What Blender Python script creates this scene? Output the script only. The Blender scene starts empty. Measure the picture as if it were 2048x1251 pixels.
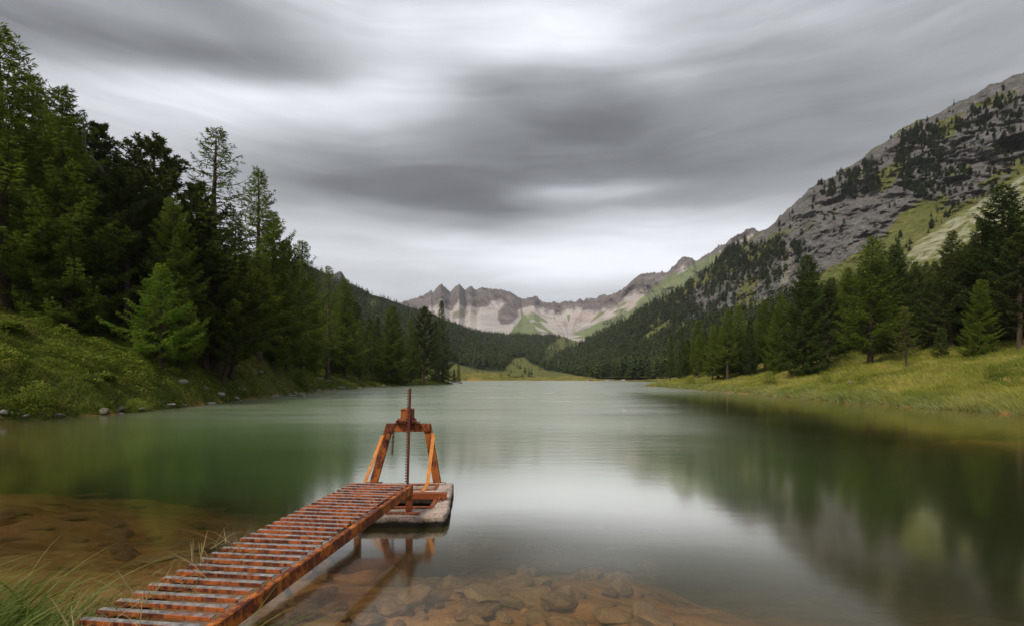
import bpy, bmesh, math, random
import numpy as np
from mathutils import Vector, Matrix
R = math.radians
C = bpy.context.scene.collection
scene = bpy.context.scene
F = 1000.0                      # focal length in pixels of the 2048 px wide photograph
EYE = 1.8                       # camera height above the water

# ------------------------------------------------------------------ camera
cam = bpy.data.cameras.new('camera'); camo = bpy.data.objects.new('camera', cam); C.objects.link(camo)
camo.location = (0, 0, EYE); camo.rotation_euler = (R(90), 0, 0)
cam.sensor_width = 36; cam.lens = 36 * F / 2048; cam.shift_y = 129.5 / 2048
cam.clip_start = 0.05; cam.clip_end = 20000
scene.camera = camo

# ------------------------------------------------------------------ world: overcast sky, slow stretched clouds
def nd(t, kind, **kw):
    n = t.nodes.new(kind)
    for k, v in kw.items(): setattr(n, k, v)
    return n
def math_node(t, op, a, b=None, c=None, clamp=False):
    n = t.nodes.new('ShaderNodeMath'); n.operation = op; n.use_clamp = clamp
    for i, v in enumerate((a, b, c)):
        if v is None: continue
        if isinstance(v, (int, float)): n.inputs[i].default_value = v
        else: t.links.new(v, n.inputs[i])
    return n.outputs[0]
w = bpy.data.worlds.new('World'); scene.world = w; w.use_nodes = True
t = w.node_tree; t.nodes.clear(); L = t.links.new
tc = nd(t, 'ShaderNodeTexCoord'); sep = nd(t, 'ShaderNodeSeparateXYZ'); L(tc.outputs['Generated'], sep.inputs[0])
M = lambda *a, **k: math_node(t, *a, **k)
sx, sy, sz = sep.outputs
az = M('ARCTAN2', sx, sy)                                       # azimuth from +Y, clockwise
hor = M('SQRT', M('ADD', M('MULTIPLY', sx, sx), M('MULTIPLY', sy, sy)))
el = M('ARCTAN2', sz, hor)
comb = nd(t, 'ShaderNodeCombineXYZ')
L(M('MULTIPLY', az, 1.0), comb.inputs[0]); L(M('MULTIPLY', el, 3.2), comb.inputs[1])
def wnoise(scale, detail, off, rough=.5):
    mp = nd(t, 'ShaderNodeMapping'); L(comb.outputs[0], mp.inputs[0]); mp.inputs['Location'].default_value = off
    mp.inputs['Rotation'].default_value = (0, 0, R(4))
    n = nd(t, 'ShaderNodeTexNoise'); n.inputs['Scale'].default_value = scale; n.inputs['Detail'].default_value = detail
    n.inputs['Roughness'].default_value = rough
    L(mp.outputs[0], n.inputs['Vector']); return n.outputs['Fac']
n1 = wnoise(2.2, 2, (3, 1, 0)); n2 = wnoise(2.6, 3, (9, 5, 2)); n3 = wnoise(3.6, 3, (1, 7, 5), .5)
azw = M('ADD', az, M('MULTIPLY', M('SUBTRACT', n1, .5), .08))
elw = M('ADD', el, M('MULTIPLY', M('SUBTRACT', n2, .5), .055))
# cloud masses: centre (azimuth, elevation) taken from where they stand over the valley; half sizes; tilt; weight
def dir_of(px, py):
    u = (px - 1024) / F; v = (755 - py) / F
    return math.atan(u), math.atan(v / math.sqrt(1 + u * u))
CLOUDS = [  # px, py, half width px, half height px, tilt deg, brightness, strength; painted in this order
    (1850, 230, 520, 300, -12, .47, .95), (1980, 50, 230, 70, 0, .50, .6), (1500, 60, 260, 50, -6, .55, .6), (100, 150, 420, 160, 8, .48, .85), (60, 40, 260, 60, 4, .33, .7),
    (400, 128, 350, 36, 7, .21, .9), (600, 50, 260, 34, 3, .30, .75), (330, 250, 340, 66, 6, .68, .85), (600, 222, 430, 44, 9, .82, .9), (960, 90, 360, 70, -4, .80, .9), (1290, 125, 250, 62, -8, .90, .97),
    (1520, 70, 170, 44, -10, .70, .6), (900, 165, 260, 26, 13, .80, .8), (700, 300, 220, 36, 14, .66, .8), (640, 420, 170, 110, 0, .46, .6),
    (1040, 292, 260, 84, 12, .31, .95), (1250, 300, 220, 68, -8, .27, .9), (800, 376, 240, 38, 3, .27, .93), (930, 400, 170, 34, 0, .16, .85), (1370, 345, 200, 45, 0, .30, .8), (1050, 185, 120, 34, -5, .38, .7),
    (1560, 190, 220, 90, -24, .36, .7), (1520, 385, 200, 34, 0, .36, .6), (1190, 388, 150, 14, 0, .70, .8), (730, 440, 150, 26, 0, .60, .7), (1060, 458, 200, 22, -3, .38, .85), (820, 432, 120, 16, 0, .34, .6),
    (1350, 455, 260, 34, 0, .78, .8), (1080, 525, 520, 46, 0, .93, .93), (720, 560, 260, 70, 0, .66, .8), (700, 520, 160, 40, 0, .72, .6)]
val = M('ADD', .62, 0.0)
for px, py, hw, hh, tilt, tv, al in CLOUDS:
    a0, e0 = dir_of(px, py); sc = 1 / (1 + ((px - 1024) / F) ** 2)
    ra, re = hw / F * sc, hh / F * math.sqrt(sc)
    da = M('SUBTRACT', azw, a0); de = M('SUBTRACT', elw, e0)
    ct, st = math.cos(R(tilt)), math.sin(R(tilt))
    p = M('ADD', M('MULTIPLY', da, ct / ra), M('MULTIPLY', de, st / ra))
    q = M('ADD', M('MULTIPLY', da, -st / re), M('MULTIPLY', de, ct / re))
    g = M('EXPONENT', M('MULTIPLY', M('POWER', M('ADD', M('MULTIPLY', p, p), M('MULTIPLY', q, q)), 1.15), -.70))
    val = M('ADD', val, M('MULTIPLY', M('SUBTRACT', tv, val), M('MULTIPLY', g, al)))
comb2 = nd(t, 'ShaderNodeCombineXYZ'); L(az, comb2.inputs[0]); L(M('MULTIPLY', M('ADD', el, M('MULTIPLY', M('SUBTRACT', n1, .5), .12)), 11.0), comb2.inputs[1])
mp4 = nd(t, 'ShaderNodeMapping'); L(comb2.outputs[0], mp4.inputs[0]); mp4.inputs['Rotation'].default_value = (0, 0, R(-18))
n4 = nd(t, 'ShaderNodeTexNoise'); n4.inputs['Scale'].default_value = 2.4; n4.inputs['Detail'].default_value = 7; n4.inputs['Roughness'].default_value = .58; L(mp4.outputs[0], n4.inputs['Vector'])
val = M('ADD', val, M('MULTIPLY', M('SUBTRACT', n4.outputs['Fac'], .5), .24))
val = M('ADD', val, M('MULTIPLY', M('SUBTRACT', n3, .5), .22))
val = M('MAXIMUM', M('MINIMUM', val, .98), .10)
ramp = nd(t, 'ShaderNodeValToRGB'); L(val, ramp.inputs[0])
cr = ramp.color_ramp; cr.elements[0].position = .1; cr.elements[0].color = (.048, .051, .058, 1)
cr.elements[1].position = .9; cr.elements[1].color = (.97, .99, 1.05, 1)
e = cr.elements.new(.28); e.color = (.118, .123, .134, 1); e = cr.elements.new(.5); e.color = (.315, .328, .352, 1); e = cr.elements.new(.7); e.color = (.60, .62, .66, 1)
sky = nd(t, 'ShaderNodeTexSky'); sky.sky_type = 'NISHITA'; sky.sun_disc = False
SUN_EL, SUN_AZ = R(47), R(228)     # azimuth clockwise from +Y: behind the camera and to the left
sky.sun_elevation = SUN_EL; sky.sun_rotation = SUN_AZ
bg1 = nd(t, 'ShaderNodeBackground'); bg1.inputs[1].default_value = .06; L(sky.outputs[0], bg1.inputs[0])
bg2 = nd(t, 'ShaderNodeBackground'); bg2.inputs[1].default_value = .90; L(ramp.outputs[0], bg2.inputs[0])
mix = nd(t, 'ShaderNodeMixShader'); mix.inputs[0].default_value = .95; L(bg1.outputs[0], mix.inputs[1]); L(bg2.outputs[0], mix.inputs[2])
wo = nd(t, 'ShaderNodeOutputWorld'); L(mix.outputs[0], wo.inputs[0])

sun = bpy.data.lights.new('sun', 'SUN'); sun.energy = 2.6; sun.angle = R(12); sun.color = (1, .90, .74)
suno = bpy.data.objects.new('sun', sun); C.objects.link(suno)
d = Vector((math.sin(SUN_AZ) * math.cos(SUN_EL), math.cos(SUN_AZ) * math.cos(SUN_EL), math.sin(SUN_EL)))
suno.rotation_euler = d.to_track_quat('Z', 'Y').to_euler()

scene.view_settings.view_transform = 'Standard'; scene.view_settings.look = 'None'
scene.view_settings.exposure = 0.45; scene.view_settings.gamma = 1.0
scene.cycles.use_denoising = True
scene.cycles.max_bounces = 6; scene.cycles.transparent_max_bounces = 8
scene.cycles.diffuse_bounces = 2; scene.cycles.glossy_bounces = 3; scene.cycles.volume_bounces = 0
scene.cycles.caustics_reflective = False; scene.cycles.caustics_refractive = False

# ------------------------------------------------------------------ noise (numpy)
def _hash(ix, iy, seed):
    h = (ix.astype(np.int64) * 374761393 + iy.astype(np.int64) * 668265263 + seed * 974634777) & 0xffffffff
    h = ((h ^ (h >> 13)) * 1274126177) & 0xffffffff
    return ((h ^ (h >> 16)) & 0xffffff) / float(0xffffff)
def vnoise(x, y, seed=0):
    ix, iy = np.floor(x), np.floor(y); fx, fy = x - ix, y - iy
    fx = fx * fx * fx * (fx * (fx * 6 - 15) + 10); fy = fy * fy * fy * (fy * (fy * 6 - 15) + 10)
    a, b, c, d = _hash(ix, iy, seed), _hash(ix + 1, iy, seed), _hash(ix, iy + 1, seed), _hash(ix + 1, iy + 1, seed)
    return (a + (b - a) * fx) * (1 - fy) + (c + (d - c) * fx) * fy
def fbm(x, y, oct=4, seed=0, gain=.5):
    s, a, n = 0, 1., 0
    for k in range(oct):
        c, si = math.cos(k * .9), math.sin(k * .9)
        s = s + a * vnoise(x * c - y * si, x * si + y * c, seed + k); n += a; a *= gain; x = x * 2.03; y = y * 2.03
    return s / n                                            # 0..1
def ridged(x, y, oct=5, seed=0, gain=.5):
    s, a, n = 0, 1., 0
    for k in range(oct):
        c, si = math.cos(k * .7), math.sin(k * .7)
        s = s + a * (1 - np.abs(2 * vnoise(x * c - y * si, x * si + y * c, seed + k) - 1)); n += a; a *= gain; x = x * 2.07; y = y * 2.07
    return s / n
def sstep(a, b, x):
    q = np.clip((x - a) / (b - a), 0, 1); return q * q * (3 - 2 * q)
def inpoly(px, py, poly):
    inside = np.zeros(np.shape(px), bool); n = len(poly); j = n - 1
    for i in range(n):
        xi, yi = poly[i]; xj, yj = poly[j]
        if yi != yj:
            inside ^= ((yi > py) != (yj > py)) & (px < (xj - xi) * (py - yi) / (yj - yi) + xi)
        j = i
    return inside
def polydist(px, py, poly, closed=True):
    best = np.full(np.shape(px), 1e9); n = len(poly)
    for i in range(n if closed else n - 1):
        ax, ay = poly[i]; bx, by = poly[(i + 1) % n]
        vx, vy = bx - ax, by - ay; q = np.clip(((px - ax) * vx + (py - ay) * vy) / (vx * vx + vy * vy + 1e-12), 0, 1)
        best = np.minimum(best, np.hypot(px - ax - q * vx, py - ay - q * vy))
    return best
def soft(px, py, poly, w):                                  # 1 inside, fading over w across the outline
    dd = polydist(px, py, poly); return sstep(-w, w, np.where(inpoly(px, py, poly), dd, -dd))

# ------------------------------------------------------------------ mesh helpers
def np_mesh(name, co, faces, mats=(), mat_idx=None, smooth=False, attrs=None):
    """co (n,3); faces: (m,3) or (m,4) array, or a list of such arrays."""
    fl = faces if isinstance(faces, list) else [faces]
    me = bpy.data.meshes.new(name); co = np.ascontiguousarray(co, dtype=np.float32)
    me.vertices.add(len(co)); me.vertices.foreach_set('co', co.ravel())
    loops = np.concatenate([f.ravel() for f in fl]).astype(np.int32)
    sizes = np.concatenate([np.full(len(f), f.shape[1], np.int32) for f in fl])
    starts = np.concatenate([[0], np.cumsum(sizes)[:-1]]).astype(np.int32)
    me.loops.add(len(loops)); me.loops.foreach_set('vertex_index', loops)
    me.polygons.add(len(sizes)); me.polygons.foreach_set('loop_start', starts)
    for m in mats: me.materials.append(m)
    if mat_idx is not None: me.polygons.foreach_set('material_index', np.asarray(mat_idx, np.int32))
    me.polygons.foreach_set('use_smooth', np.full(len(sizes), smooth))
    me.update(calc_edges=True)
    for k, v in (attrs or {}).items():
        v = np.asarray(v, np.float32)
        if v.ndim == 1:
            me.attributes.new(k, 'FLOAT', 'POINT').data.foreach_set('value', v)
        else:
            if v.shape[1] == 3: v = np.concatenate([v, np.ones((len(v), 1), np.float32)], 1)
            me.attributes.new(k, 'FLOAT_COLOR', 'POINT').data.foreach_set('color', np.ascontiguousarray(v).ravel())
    return me
def link(name, me, parent=None, loc=None):
    o = bpy.data.objects.new(name, me); C.objects.link(o)
    if parent is not None: o.parent = parent
    if loc is not None: o.location = loc
    return o
def tag(o, label=None, cat=None, group=None, kind=None):
    if label: o['label'] = label
    if cat: o['category'] = cat
    if group: o['group'] = group
    if kind: o['kind'] = kind
    return o
def grid_faces(nr, nc):
    i = np.arange(nr - 1)[:, None] * nc + np.arange(nc - 1)[None]
    i = i.ravel(); return np.stack([i, i + 1, i + nc + 1, i + nc], 1)

# ------------------------------------------------------------------ material helpers
class MatB:
    def __init__(s, name):
        s.m = bpy.data.materials.new(name); s.m.use_nodes = True; s.t = s.m.node_tree; s.t.nodes.clear()
        s.out = s.t.nodes.new('ShaderNodeOutputMaterial'); s.bsdf = s.t.nodes.new('ShaderNodeBsdfPrincipled')
        s.L(s.bsdf.outputs[0], s.out.inputs[0])
    def L(s, a, b): s.t.links.new(a, b)
    def N(s, kind, **kw): return nd(s.t, kind, **kw)
    def M(s, *a, **k): return math_node(s.t, *a, **k)
    def coord(s, which='Object', scale=(1, 1, 1), rot=(0, 0, 0)):
        if which == 'World': o = s.N('ShaderNodeNewGeometry').outputs['Position']
        else: o = s.N('ShaderNodeTexCoord').outputs[which]
        mp = s.N('ShaderNodeMapping'); s.L(o, mp.inputs[0]); mp.inputs['Scale'].default_value = scale; mp.inputs['Rotation'].default_value = rot
        return mp.outputs[0]
    def noise(s, v, scale, detail=4, rough=.55, dist=0):
        n = s.N('ShaderNodeTexNoise'); s.L(v, n.inputs['Vector']); n.inputs['Scale'].default_value = scale
        n.inputs['Detail'].default_value = detail; n.inputs['Roughness'].default_value = rough; n.inputs['Distortion'].default_value = dist
        return n.outputs['Fac']
    def ramp(s, f, stops):
        n = s.N('ShaderNodeValToRGB'); s.L(f, n.inputs[0]); cr = n.color_ramp
        while len(cr.elements) < len(stops): cr.elements.new(.5)
        for e, (p, c) in zip(cr.elements, stops):
            e.position = p; e.color = (c, c, c, 1) if isinstance(c, (int, float)) else (*c, 1)
        return n.outputs[0]
    def mix(s, f, a, b, mode='MIX'):
        n = s.N('ShaderNodeMix'); n.data_type = 'RGBA'; n.blend_type = mode
        if isinstance(f, (int, float)): n.inputs[0].default_value = f
        else: s.L(f, n.inputs[0])
        for k, v in ((6, a), (7, b)):
            if isinstance(v, tuple): n.inputs[k].default_value = (*v, 1)
            else: s.L(v, n.inputs[k])
        return n.outputs[2]
    def attr(s, name):
        n = s.N('ShaderNodeAttribute'); n.attribute_name = name; return n
    def bump(s, h, strength, dist):
        n = s.N('ShaderNodeBump'); s.L(h, n.inputs['Height']); n.inputs['Strength'].default_value = strength; n.inputs['Distance'].default_value = dist
        s.L(n.outputs[0], s.bsdf.inputs['Normal']); return n
    def col(s, c):
        if isinstance(c, tuple): s.bsdf.inputs['Base Color'].default_value = (*c, 1)
        else: s.L(c, s.bsdf.inputs['Base Color'])
    def rough(s, r, spec=.3):
        if isinstance(r, (int, float)): s.bsdf.inputs['Roughness'].default_value = r
        else: s.L(r, s.bsdf.inputs['Roughness'])
        s.bsdf.inputs['Specular IOR Level'].default_value = spec

# ------------------------------------------------------------------ the lake outline (metres; water level z = 0)
SHORE = [(-20.9, 20.4), (-20.8, 22.5), (-20.0, 24.3), (-20.0, 27.7), (-20.3, 31.6), (-21.5, 37.5), (-22.7, 45), (-24.6, 58), (-26.9, 72),
         (-27.8, 86), (-28, 106), (-24.3, 118), (-20.5, 132), (-17.2, 146), (-19, 160), (-26, 185), (-32, 225), (-35, 290), (-30, 338), (10, 343),
         (45, 338), (66, 305), (70, 277), (62, 215), (50, 165), (38, 128), (31.5, 114), (29.0, 108), (29.2, 90), (27.4, 64), (26.3, 50), (25.7, 41), (25.5, 35.3), (25.1, 30.5),
         (25.2, 27.3), (25.1, 24.6), (25.5, 20), (27, 12), (24, 4), (16, .2), (8, .6), (3.4, 1.6), (.6, 2.3), (-1.2, 2.75), (-2.0, 3.1), (-2.9, 3.6), (-3.9, 3.95),
         (-5.5, 4.3), (-9, 5.3), (-15, 8.5), (-22, 12), (-26, 16), (-23.5, 19.6)]
def shore_d(x, y):
    d = polydist(x, y, SHORE); d = np.where(inpoly(x, y, SHORE), -d, d)
    j = (fbm(x * .9, y * .9, 3, 5) - .5) * np.clip(np.hypot(x, y) / 30, .15, 1) * 1.6
    return d + j * np.clip(1.5 - np.abs(d) / 6, 0, 1)
def ground_z(x, y, d=None):
    x = np.asarray(x, float); y = np.asarray(y, float)
    if d is None: d = shore_d(x, y)
    wn = sstep(15, 9, y + np.abs(x) * .1)                   # near bank under the camera
    wl = sstep(5, -8, x) * (1 - wn) * sstep(420, 300, y); wr = sstep(-5, 8, x) * (1 - wn) * sstep(330, 250, y)
    wf = np.clip(1 - wn - wl - wr, 0, 1)
    D = np.maximum(d, 0)
    zl = .45 * (1 - np.exp(-D * 1.8)) + .41 * D + .8 * sstep(0, 3, D) * sstep(70, 50, y)
    zl = np.where(zl > 75, 75 + (zl - 75) * .1, zl)
    lowtip = sstep(96, 112, y) * sstep(20, 9, D) * sstep(170, 150, y)
    zl = zl * (1 - .6 * lowtip)
    hump = 1.9 * np.exp(-(((x + 27.5) / 3.2) ** 2 + ((y - 52) / 7.) ** 2))
    zl = zl + hump * sstep(0, 2, D)
    zr = .25 * (1 - np.exp(-D * 1.5)) + .20 * D + .14 * np.maximum(D - 20, 0)
    zr = np.where(zr > 40, 40 + (zr - 40) * .1, zr)
    zf = .3 * (1 - np.exp(-D)) + .035 * D
    zn = .22 * (1 - np.exp(-D * 2)) + .12 * D
    rough = (fbm(x * .25, y * .25, 4, 11) - .5) * 1.6 * np.clip(D / 6, 0, 1) * np.clip(D / 6, .0, 1.0) + (fbm(x * 1.1, y * 1.1, 3, 12) - .5) * .45 * np.clip(D / 1.5, 0, 1)
    near = np.clip(np.hypot(x, y) / 14, .12, 1)
    z = wl * zl + wr * zr + wf * zf + wn * zn + rough * near
    D = np.maximum(-d, 0)
    wd_ = wl * sstep(10, 30, y)
    dep = 2.9 * (1 - np.exp(-(D / 7.0) ** 1.4)) * (1 + .8 * wd_) + .5 * wd_ * (1 - np.exp(-D))
    shelf = .75 * np.exp(-(((x - 15) / 6.5) ** 2 + ((y - 15.5) / 4.5) ** 2) ** 2)
    dep = dep * (1 - .86 * shelf / .75)
    shelf2 = np.exp(-(((x - .7) / 2.3) ** 2 + ((y - 5.0) / 2.2) ** 2) ** 1.5)
    dep = dep * (1 - .28 * shelf2)
    shelf3 = np.exp(-(((x + 8.0) / 5.5) ** 2 + ((y - 7.5) / 4.4) ** 2))
    dep = dep * (1 - .62 * shelf3)
    bed = -dep + (fbm(x * .8, y * .8, 4, 21) - .5) * .35 * np.clip(D / 2, 0, 1) + (fbm(x * 3 + y, y * 5, 3, 22) - .5) * .10 * np.clip(D, 0, 1)
    bed = np.minimum(bed, -.015)
    return np.where(d > 0, np.maximum(z, .01), bed)

# ------------------------------------------------------------------ materials of the setting
def mat_ground():
    b = MatB('ground_earth_grass'); P = b.coord('World')
    a = b.attr('mask'); sp = b.N('ShaderNodeSeparateColor'); b.L(a.outputs['Color'], sp.inputs[0])
    bed, dry, deep = sp.outputs                             # r: lake bed, g: dry meadow, b: depth
    n = b.noise(P, 1.3, 6, .65); nf = b.noise(P, 14, 5, .7); nl = b.noise(P, .16, 4)
    grass = b.ramp(n, [(.3, (.028, .042, .010)), (.5, (.055, .075, .014)), (.72, (.10, .105, .022))])
    gold = b.ramp(b.noise(P, .5, 6, .7), [(.3, (.085, .095, .018)), (.5, (.17, .145, .033)), (.72, (.27, .20, .062))])
    g = b.mix(dry, grass, gold)
    soil = b.ramp(nf, [(.3, (.05, .035, .02)), (.7, (.16, .12, .08))])
    g = b.mix(b.ramp(b.noise(P, .7, 5, .7), [(.63, 0.), (.74, .8)]), g, soil)
    PB = b.coord('World', (1.0, 2.6, 1.0), (0, 0, R(-20)))
    bn = b.noise(PB, 1.2, 6, .6, .8); bn2 = b.noise(P, 9, 6, .75)
    bedc = b.ramp(bn, [(.3, (.22, .090, .028)), (.5, (.50, .235, .080)), (.72, (.66, .38, .16))])
    bedc = b.mix(.45, bedc, b.ramp(bn2, [(.3, (.25, .25, .25)), (.5, (.7, .7, .7)), (.75, (1.2, 1.15, 1.0))]), 'MULTIPLY')
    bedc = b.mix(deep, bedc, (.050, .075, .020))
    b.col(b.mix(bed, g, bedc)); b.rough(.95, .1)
    h = b.M('ADD', b.M('MULTIPLY', n, .6), b.M('MULTIPLY', nf, .25)); b.bump(h, .9, .12); return b.m
def mat_water():
    b = MatB('lake_water'); t = b.t; t.nodes.remove(b.bsdf)
    g = b.N('ShaderNodeNewGeometry'); sp = b.N('ShaderNodeSeparateXYZ'); b.L(g.outputs['Position'], sp.inputs[0])
    a = b.attr('depth').outputs['Fac']; cal = b.attr('calm').outputs['Fac']; eme = b.attr('emerald').outputs['Fac']
    P1 = b.coord('World', (.55, 1.9, 1), (0, 0, R(24))); P2 = b.coord('World', (.10, .30, 1), (0, 0, R(15))); P3 = b.coord('World', (1.5, 6.5, 1), (0, 0, R(28)))
    w1 = b.noise(P1, 1.4, 4, .6, .4); w2 = b.noise(P2, 1.0, 3, .5); w3 = b.noise(P3, 1.5, 2, .5)
    far = b.M('MULTIPLY', cal, 1.0)
    h = b.M('ADD', b.M('MULTIPLY', w1, .5), b.M('MULTIPLY', w3, .16))
    bp = b.N('ShaderNodeBump'); b.L(h, bp.inputs['Height']); bp.inputs['Distance'].default_value = .10
    b.L(b.M('DIVIDE', b.M('MULTIPLY_ADD', far, .40, .02), b.M('MULTIPLY_ADD', sp.outputs[1], .02, 1.0)), bp.inputs['Strength'])
    rough = b.M('MULTIPLY_ADD', far, .15, .10)
    rough = b.M('MULTIPLY', rough, b.M('MULTIPLY_ADD', w2, .7, .62))
    fr = b.N('ShaderNodeFresnel'); fr.inputs['IOR'].default_value = 1.36
    F2 = b.M('MAXIMUM', b.M('MINIMUM', b.M('MULTIPLY_ADD', fr.outputs[0], 5.6, -.33), .97), .03)
    gl = b.N('ShaderNodeBsdfGlossy'); gl.inputs['Color'].default_value = (1, .98, .93, 1); b.L(rough, gl.inputs['Roughness']); b.L(bp.outputs[0], gl.inputs['Normal'])
    tr = b.N('ShaderNodeBsdfTransparent')
    b.L(b.ramp(a, [(0, (1, 1, 1)), (.4, (.9, .88, .72)), (1., (.55, .68, .42))]), tr.inputs['Color'])
    df = b.N('ShaderNodeBsdfDiffuse')
    blend = b.noise(b.coord('World', (.06, .11, 1)), 1.0, 3)
    dc = b.mix(eme, b.mix(b.attr('dark_reflection').outputs['Fac'], (.105, .080, .028), (.022, .019, .008)), (.135, .225, .072))  # body colour painted darker at right, deepening the mountain's dark reflection
    dc = b.mix(b.ramp(blend, [(.35, 0.), (.65, .55)]), dc, (.055, .090, .020)); b.L(dc, df.inputs['Color'])
    turb = b.M('SUBTRACT', 1.0, b.M('EXPONENT', b.M('MULTIPLY', a, -.95)))
    turb = b.M('MULTIPLY_ADD', turb, .96, .03)
    body = b.N('ShaderNodeMixShader'); b.L(turb, body.inputs[0]); b.L(tr.outputs[0], body.inputs[1]); b.L(df.outputs[0], body.inputs[2])
    mx = b.N('ShaderNodeMixShader'); b.L(F2, mx.inputs[0]); b.L(body.outputs[0], mx.inputs[1])
    up = b.N('ShaderNodeMixShader'); up.inputs[0].default_value = .27; b.L(gl.outputs[0], up.inputs[1]); b.L(body.outputs[0], up.inputs[2])   # light scattered back by the cloudy water shows through the reflection
    b.L(up.outputs[0], mx.inputs[2])
    b.L(mx.outputs[0], b.out.inputs[0]); return b.m
def mat_mountain(name, far=False):
    b = MatB(name); P = b.coord('World')
    s = .12 if far else 1.0
    a = b.attr('mask'); sp = b.N('ShaderNodeSeparateColor'); b.L(a.outputs['Color'], sp.inputs[0])
    green, scree, dark = sp.outputs
    PL = b.coord('World', (.05 * s, .05 * s, .16 * s), (R(8), R(20), R(30)))
    strata = b.noise(PL, 1.6, 8, .68, 1.2)
    n = b.noise(P, .035 * s, 8, .62); nf = b.noise(P, .30 * s, 6, .7); nm = b.noise(P, .09 * s, 6, .65, .8)
    if far:
        rock = b.ramp(strata, [(.28, (.075, .063, .066)), (.5, (.145, .122, .124)), (.7, (.23, .20, .196))])
        scr = b.ramp(nm, [(.3, (.30, .275, .27)), (.7, (.43, .40, .385))])
        scr = b.mix(b.ramp(n, [(.5, 0.), (.62, .55)]), scr, (.36, .265, .25))
        grn = b.ramp(nm, [(.3, (.09, .12, .055)), (.7, (.18, .20, .09))])
    else:
        rock = b.ramp(strata, [(.26, (.05, .048, .050)), (.46, (.12, .115, .117)), (.62, (.18, .172, .17)), (.78, (.30, .285, .275))])
        rock = b.mix(b.ramp(n, [(.52, 0.), (.70, .35)]), rock, (.21, .165, .14))
        scr = b.ramp(b.noise(b.coord('World', (.05, .05, .5), (R(25), 0, 0)), 1.5, 6, .7), [(.3, (.17, .18, .095)), (.5, (.25, .25, .165)), (.7, (.36, .355, .29))])
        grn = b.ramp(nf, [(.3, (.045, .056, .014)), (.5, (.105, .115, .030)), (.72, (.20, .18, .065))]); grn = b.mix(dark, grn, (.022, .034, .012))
    rock = b.mix(.8, rock, b.ramp(nf, [(.3, (.35, .35, .37)), (.5, (.9, .9, .9)), (.72, (1.55, 1.5, 1.42))]), 'MULTIPLY')
    ng = b.noise(P, 1.1 * s, 5, .75, .6); rock = b.mix(.6, rock, b.ramp(ng, [(.32, (.45, .45, .46)), (.52, (1, 1, 1)), (.72, (1.4, 1.38, 1.35))]), 'MULTIPLY')
    vor = b.N('ShaderNodeTexVoronoi'); vor.feature = 'DISTANCE_TO_EDGE'; b.L(b.coord('World', (.10 * s, .10 * s, .14 * s), (R(15), R(35), 0)), vor.inputs['Vector']); vor.inputs['Scale'].default_value = 1.3
    crack = b.ramp(vor.outputs['Distance'], [(0, (.45, .45, .45)), (.05, (1, 1, 1))])
    rock = b.mix(.3 if far else .5, rock, crack, 'MULTIPLY')
    jit = b.M('MULTIPLY', b.M('SUBTRACT', nm, .5), 1.5)
    c = b.mix(b.M('ADD', scree, b.M('MULTIPLY', jit, .6), clamp=True), rock, scr)
    gsel = b.ramp(b.M('ADD', green, jit), [(.42, 0.), (.58, 1.)]); c = b.mix(gsel, c, grn)
    b.col(c); b.rough(.95, .1)
    h = b.M('ADD', b.M('MULTIPLY', strata, 1.0), b.M('ADD', b.M('MULTIPLY', nf, .55), b.M('MULTIPLY', ng, .25)))
    bn_ = b.bump(h, .9, 2.2 / s * (.6 if far else 1)); b.L(b.M('MULTIPLY_ADD', scree, -.75 if far else -.5, .9), bn_.inputs['Strength']); return b.m
def mat_leaf(name, dark, mid, light, trans=.25, objvar=.25, world_scale=.6, lit=None):
    b = MatB(name); P = b.coord('World'); n = b.noise(P, world_scale, 3, .6)
    a = b.attr('tint').outputs['Fac']
    oi = b.N('ShaderNodeObjectInfo').outputs['Random']
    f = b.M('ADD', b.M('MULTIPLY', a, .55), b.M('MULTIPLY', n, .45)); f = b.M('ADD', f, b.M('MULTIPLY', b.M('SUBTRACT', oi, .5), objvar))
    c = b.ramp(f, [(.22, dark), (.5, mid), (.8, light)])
    b.col(c); b.rough(.7, .12)
    tl = b.N('ShaderNodeBsdfTranslucent'); b.L(c, tl.inputs[0]); mx = b.N('ShaderNodeMixShader'); mx.inputs[0].default_value = trans
    b.L(b.bsdf.outputs[0], mx.inputs[1]); b.L(tl.outputs[0], mx.inputs[2]); b.L(mx.outputs[0], b.out.inputs[0]); return b.m
def mat_bark(name, a, c):
    b = MatB(name); P = b.coord('Object', (6, 6, 1.2)); n = b.noise(P, 1.5, 5, .7)
    b.col(b.ramp(n, [(.3, a), (.7, c)])); b.rough(.95, .1); b.bump(n, .8, .04); return b.m
def mat_rust(name, paint=.5, col=(.50, .165, .030), wear=.0):
    b = MatB(name); P = b.coord('Object'); n1 = b.noise(P, 5, 7, .68, .5); n2 = b.noise(P, 34, 6, .72); n3 = b.noise(b.coord('Object', (1, 1, .35)), 16, 5, .7)
    rust = b.ramp(n2, [(.3, (.030, .009, .006)), (.5, (.105, .026, .012)), (.72, (.25, .065, .022))])
    pc = b.ramp(n1, [(.3, tuple(v * .62 for v in col)), (.7, col)])
    m = b.M('ADD', b.M('MULTIPLY', n1, .45), b.M('MULTIPLY', n3, .55))
    c = b.mix(b.ramp(m, [(paint - .035, 1.), (paint + .035, 0.)]), pc, rust)
    chips = b.ramp(b.noise(b.coord('Object', (1.6, 1.6, 1.0)), 27, 4, .6, 1.), [(.34, 1.), (.40, 0.)])
    c = b.mix(chips, c, (.016, .010, .010))
    b.col(c); b.rough(b.ramp(n2, [(.3, .55), (.7, .85)]), .35); b.bump(b.M('ADD', n2, b.M('MULTIPLY', chips, -.4)), .35, .004); return b.m
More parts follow.
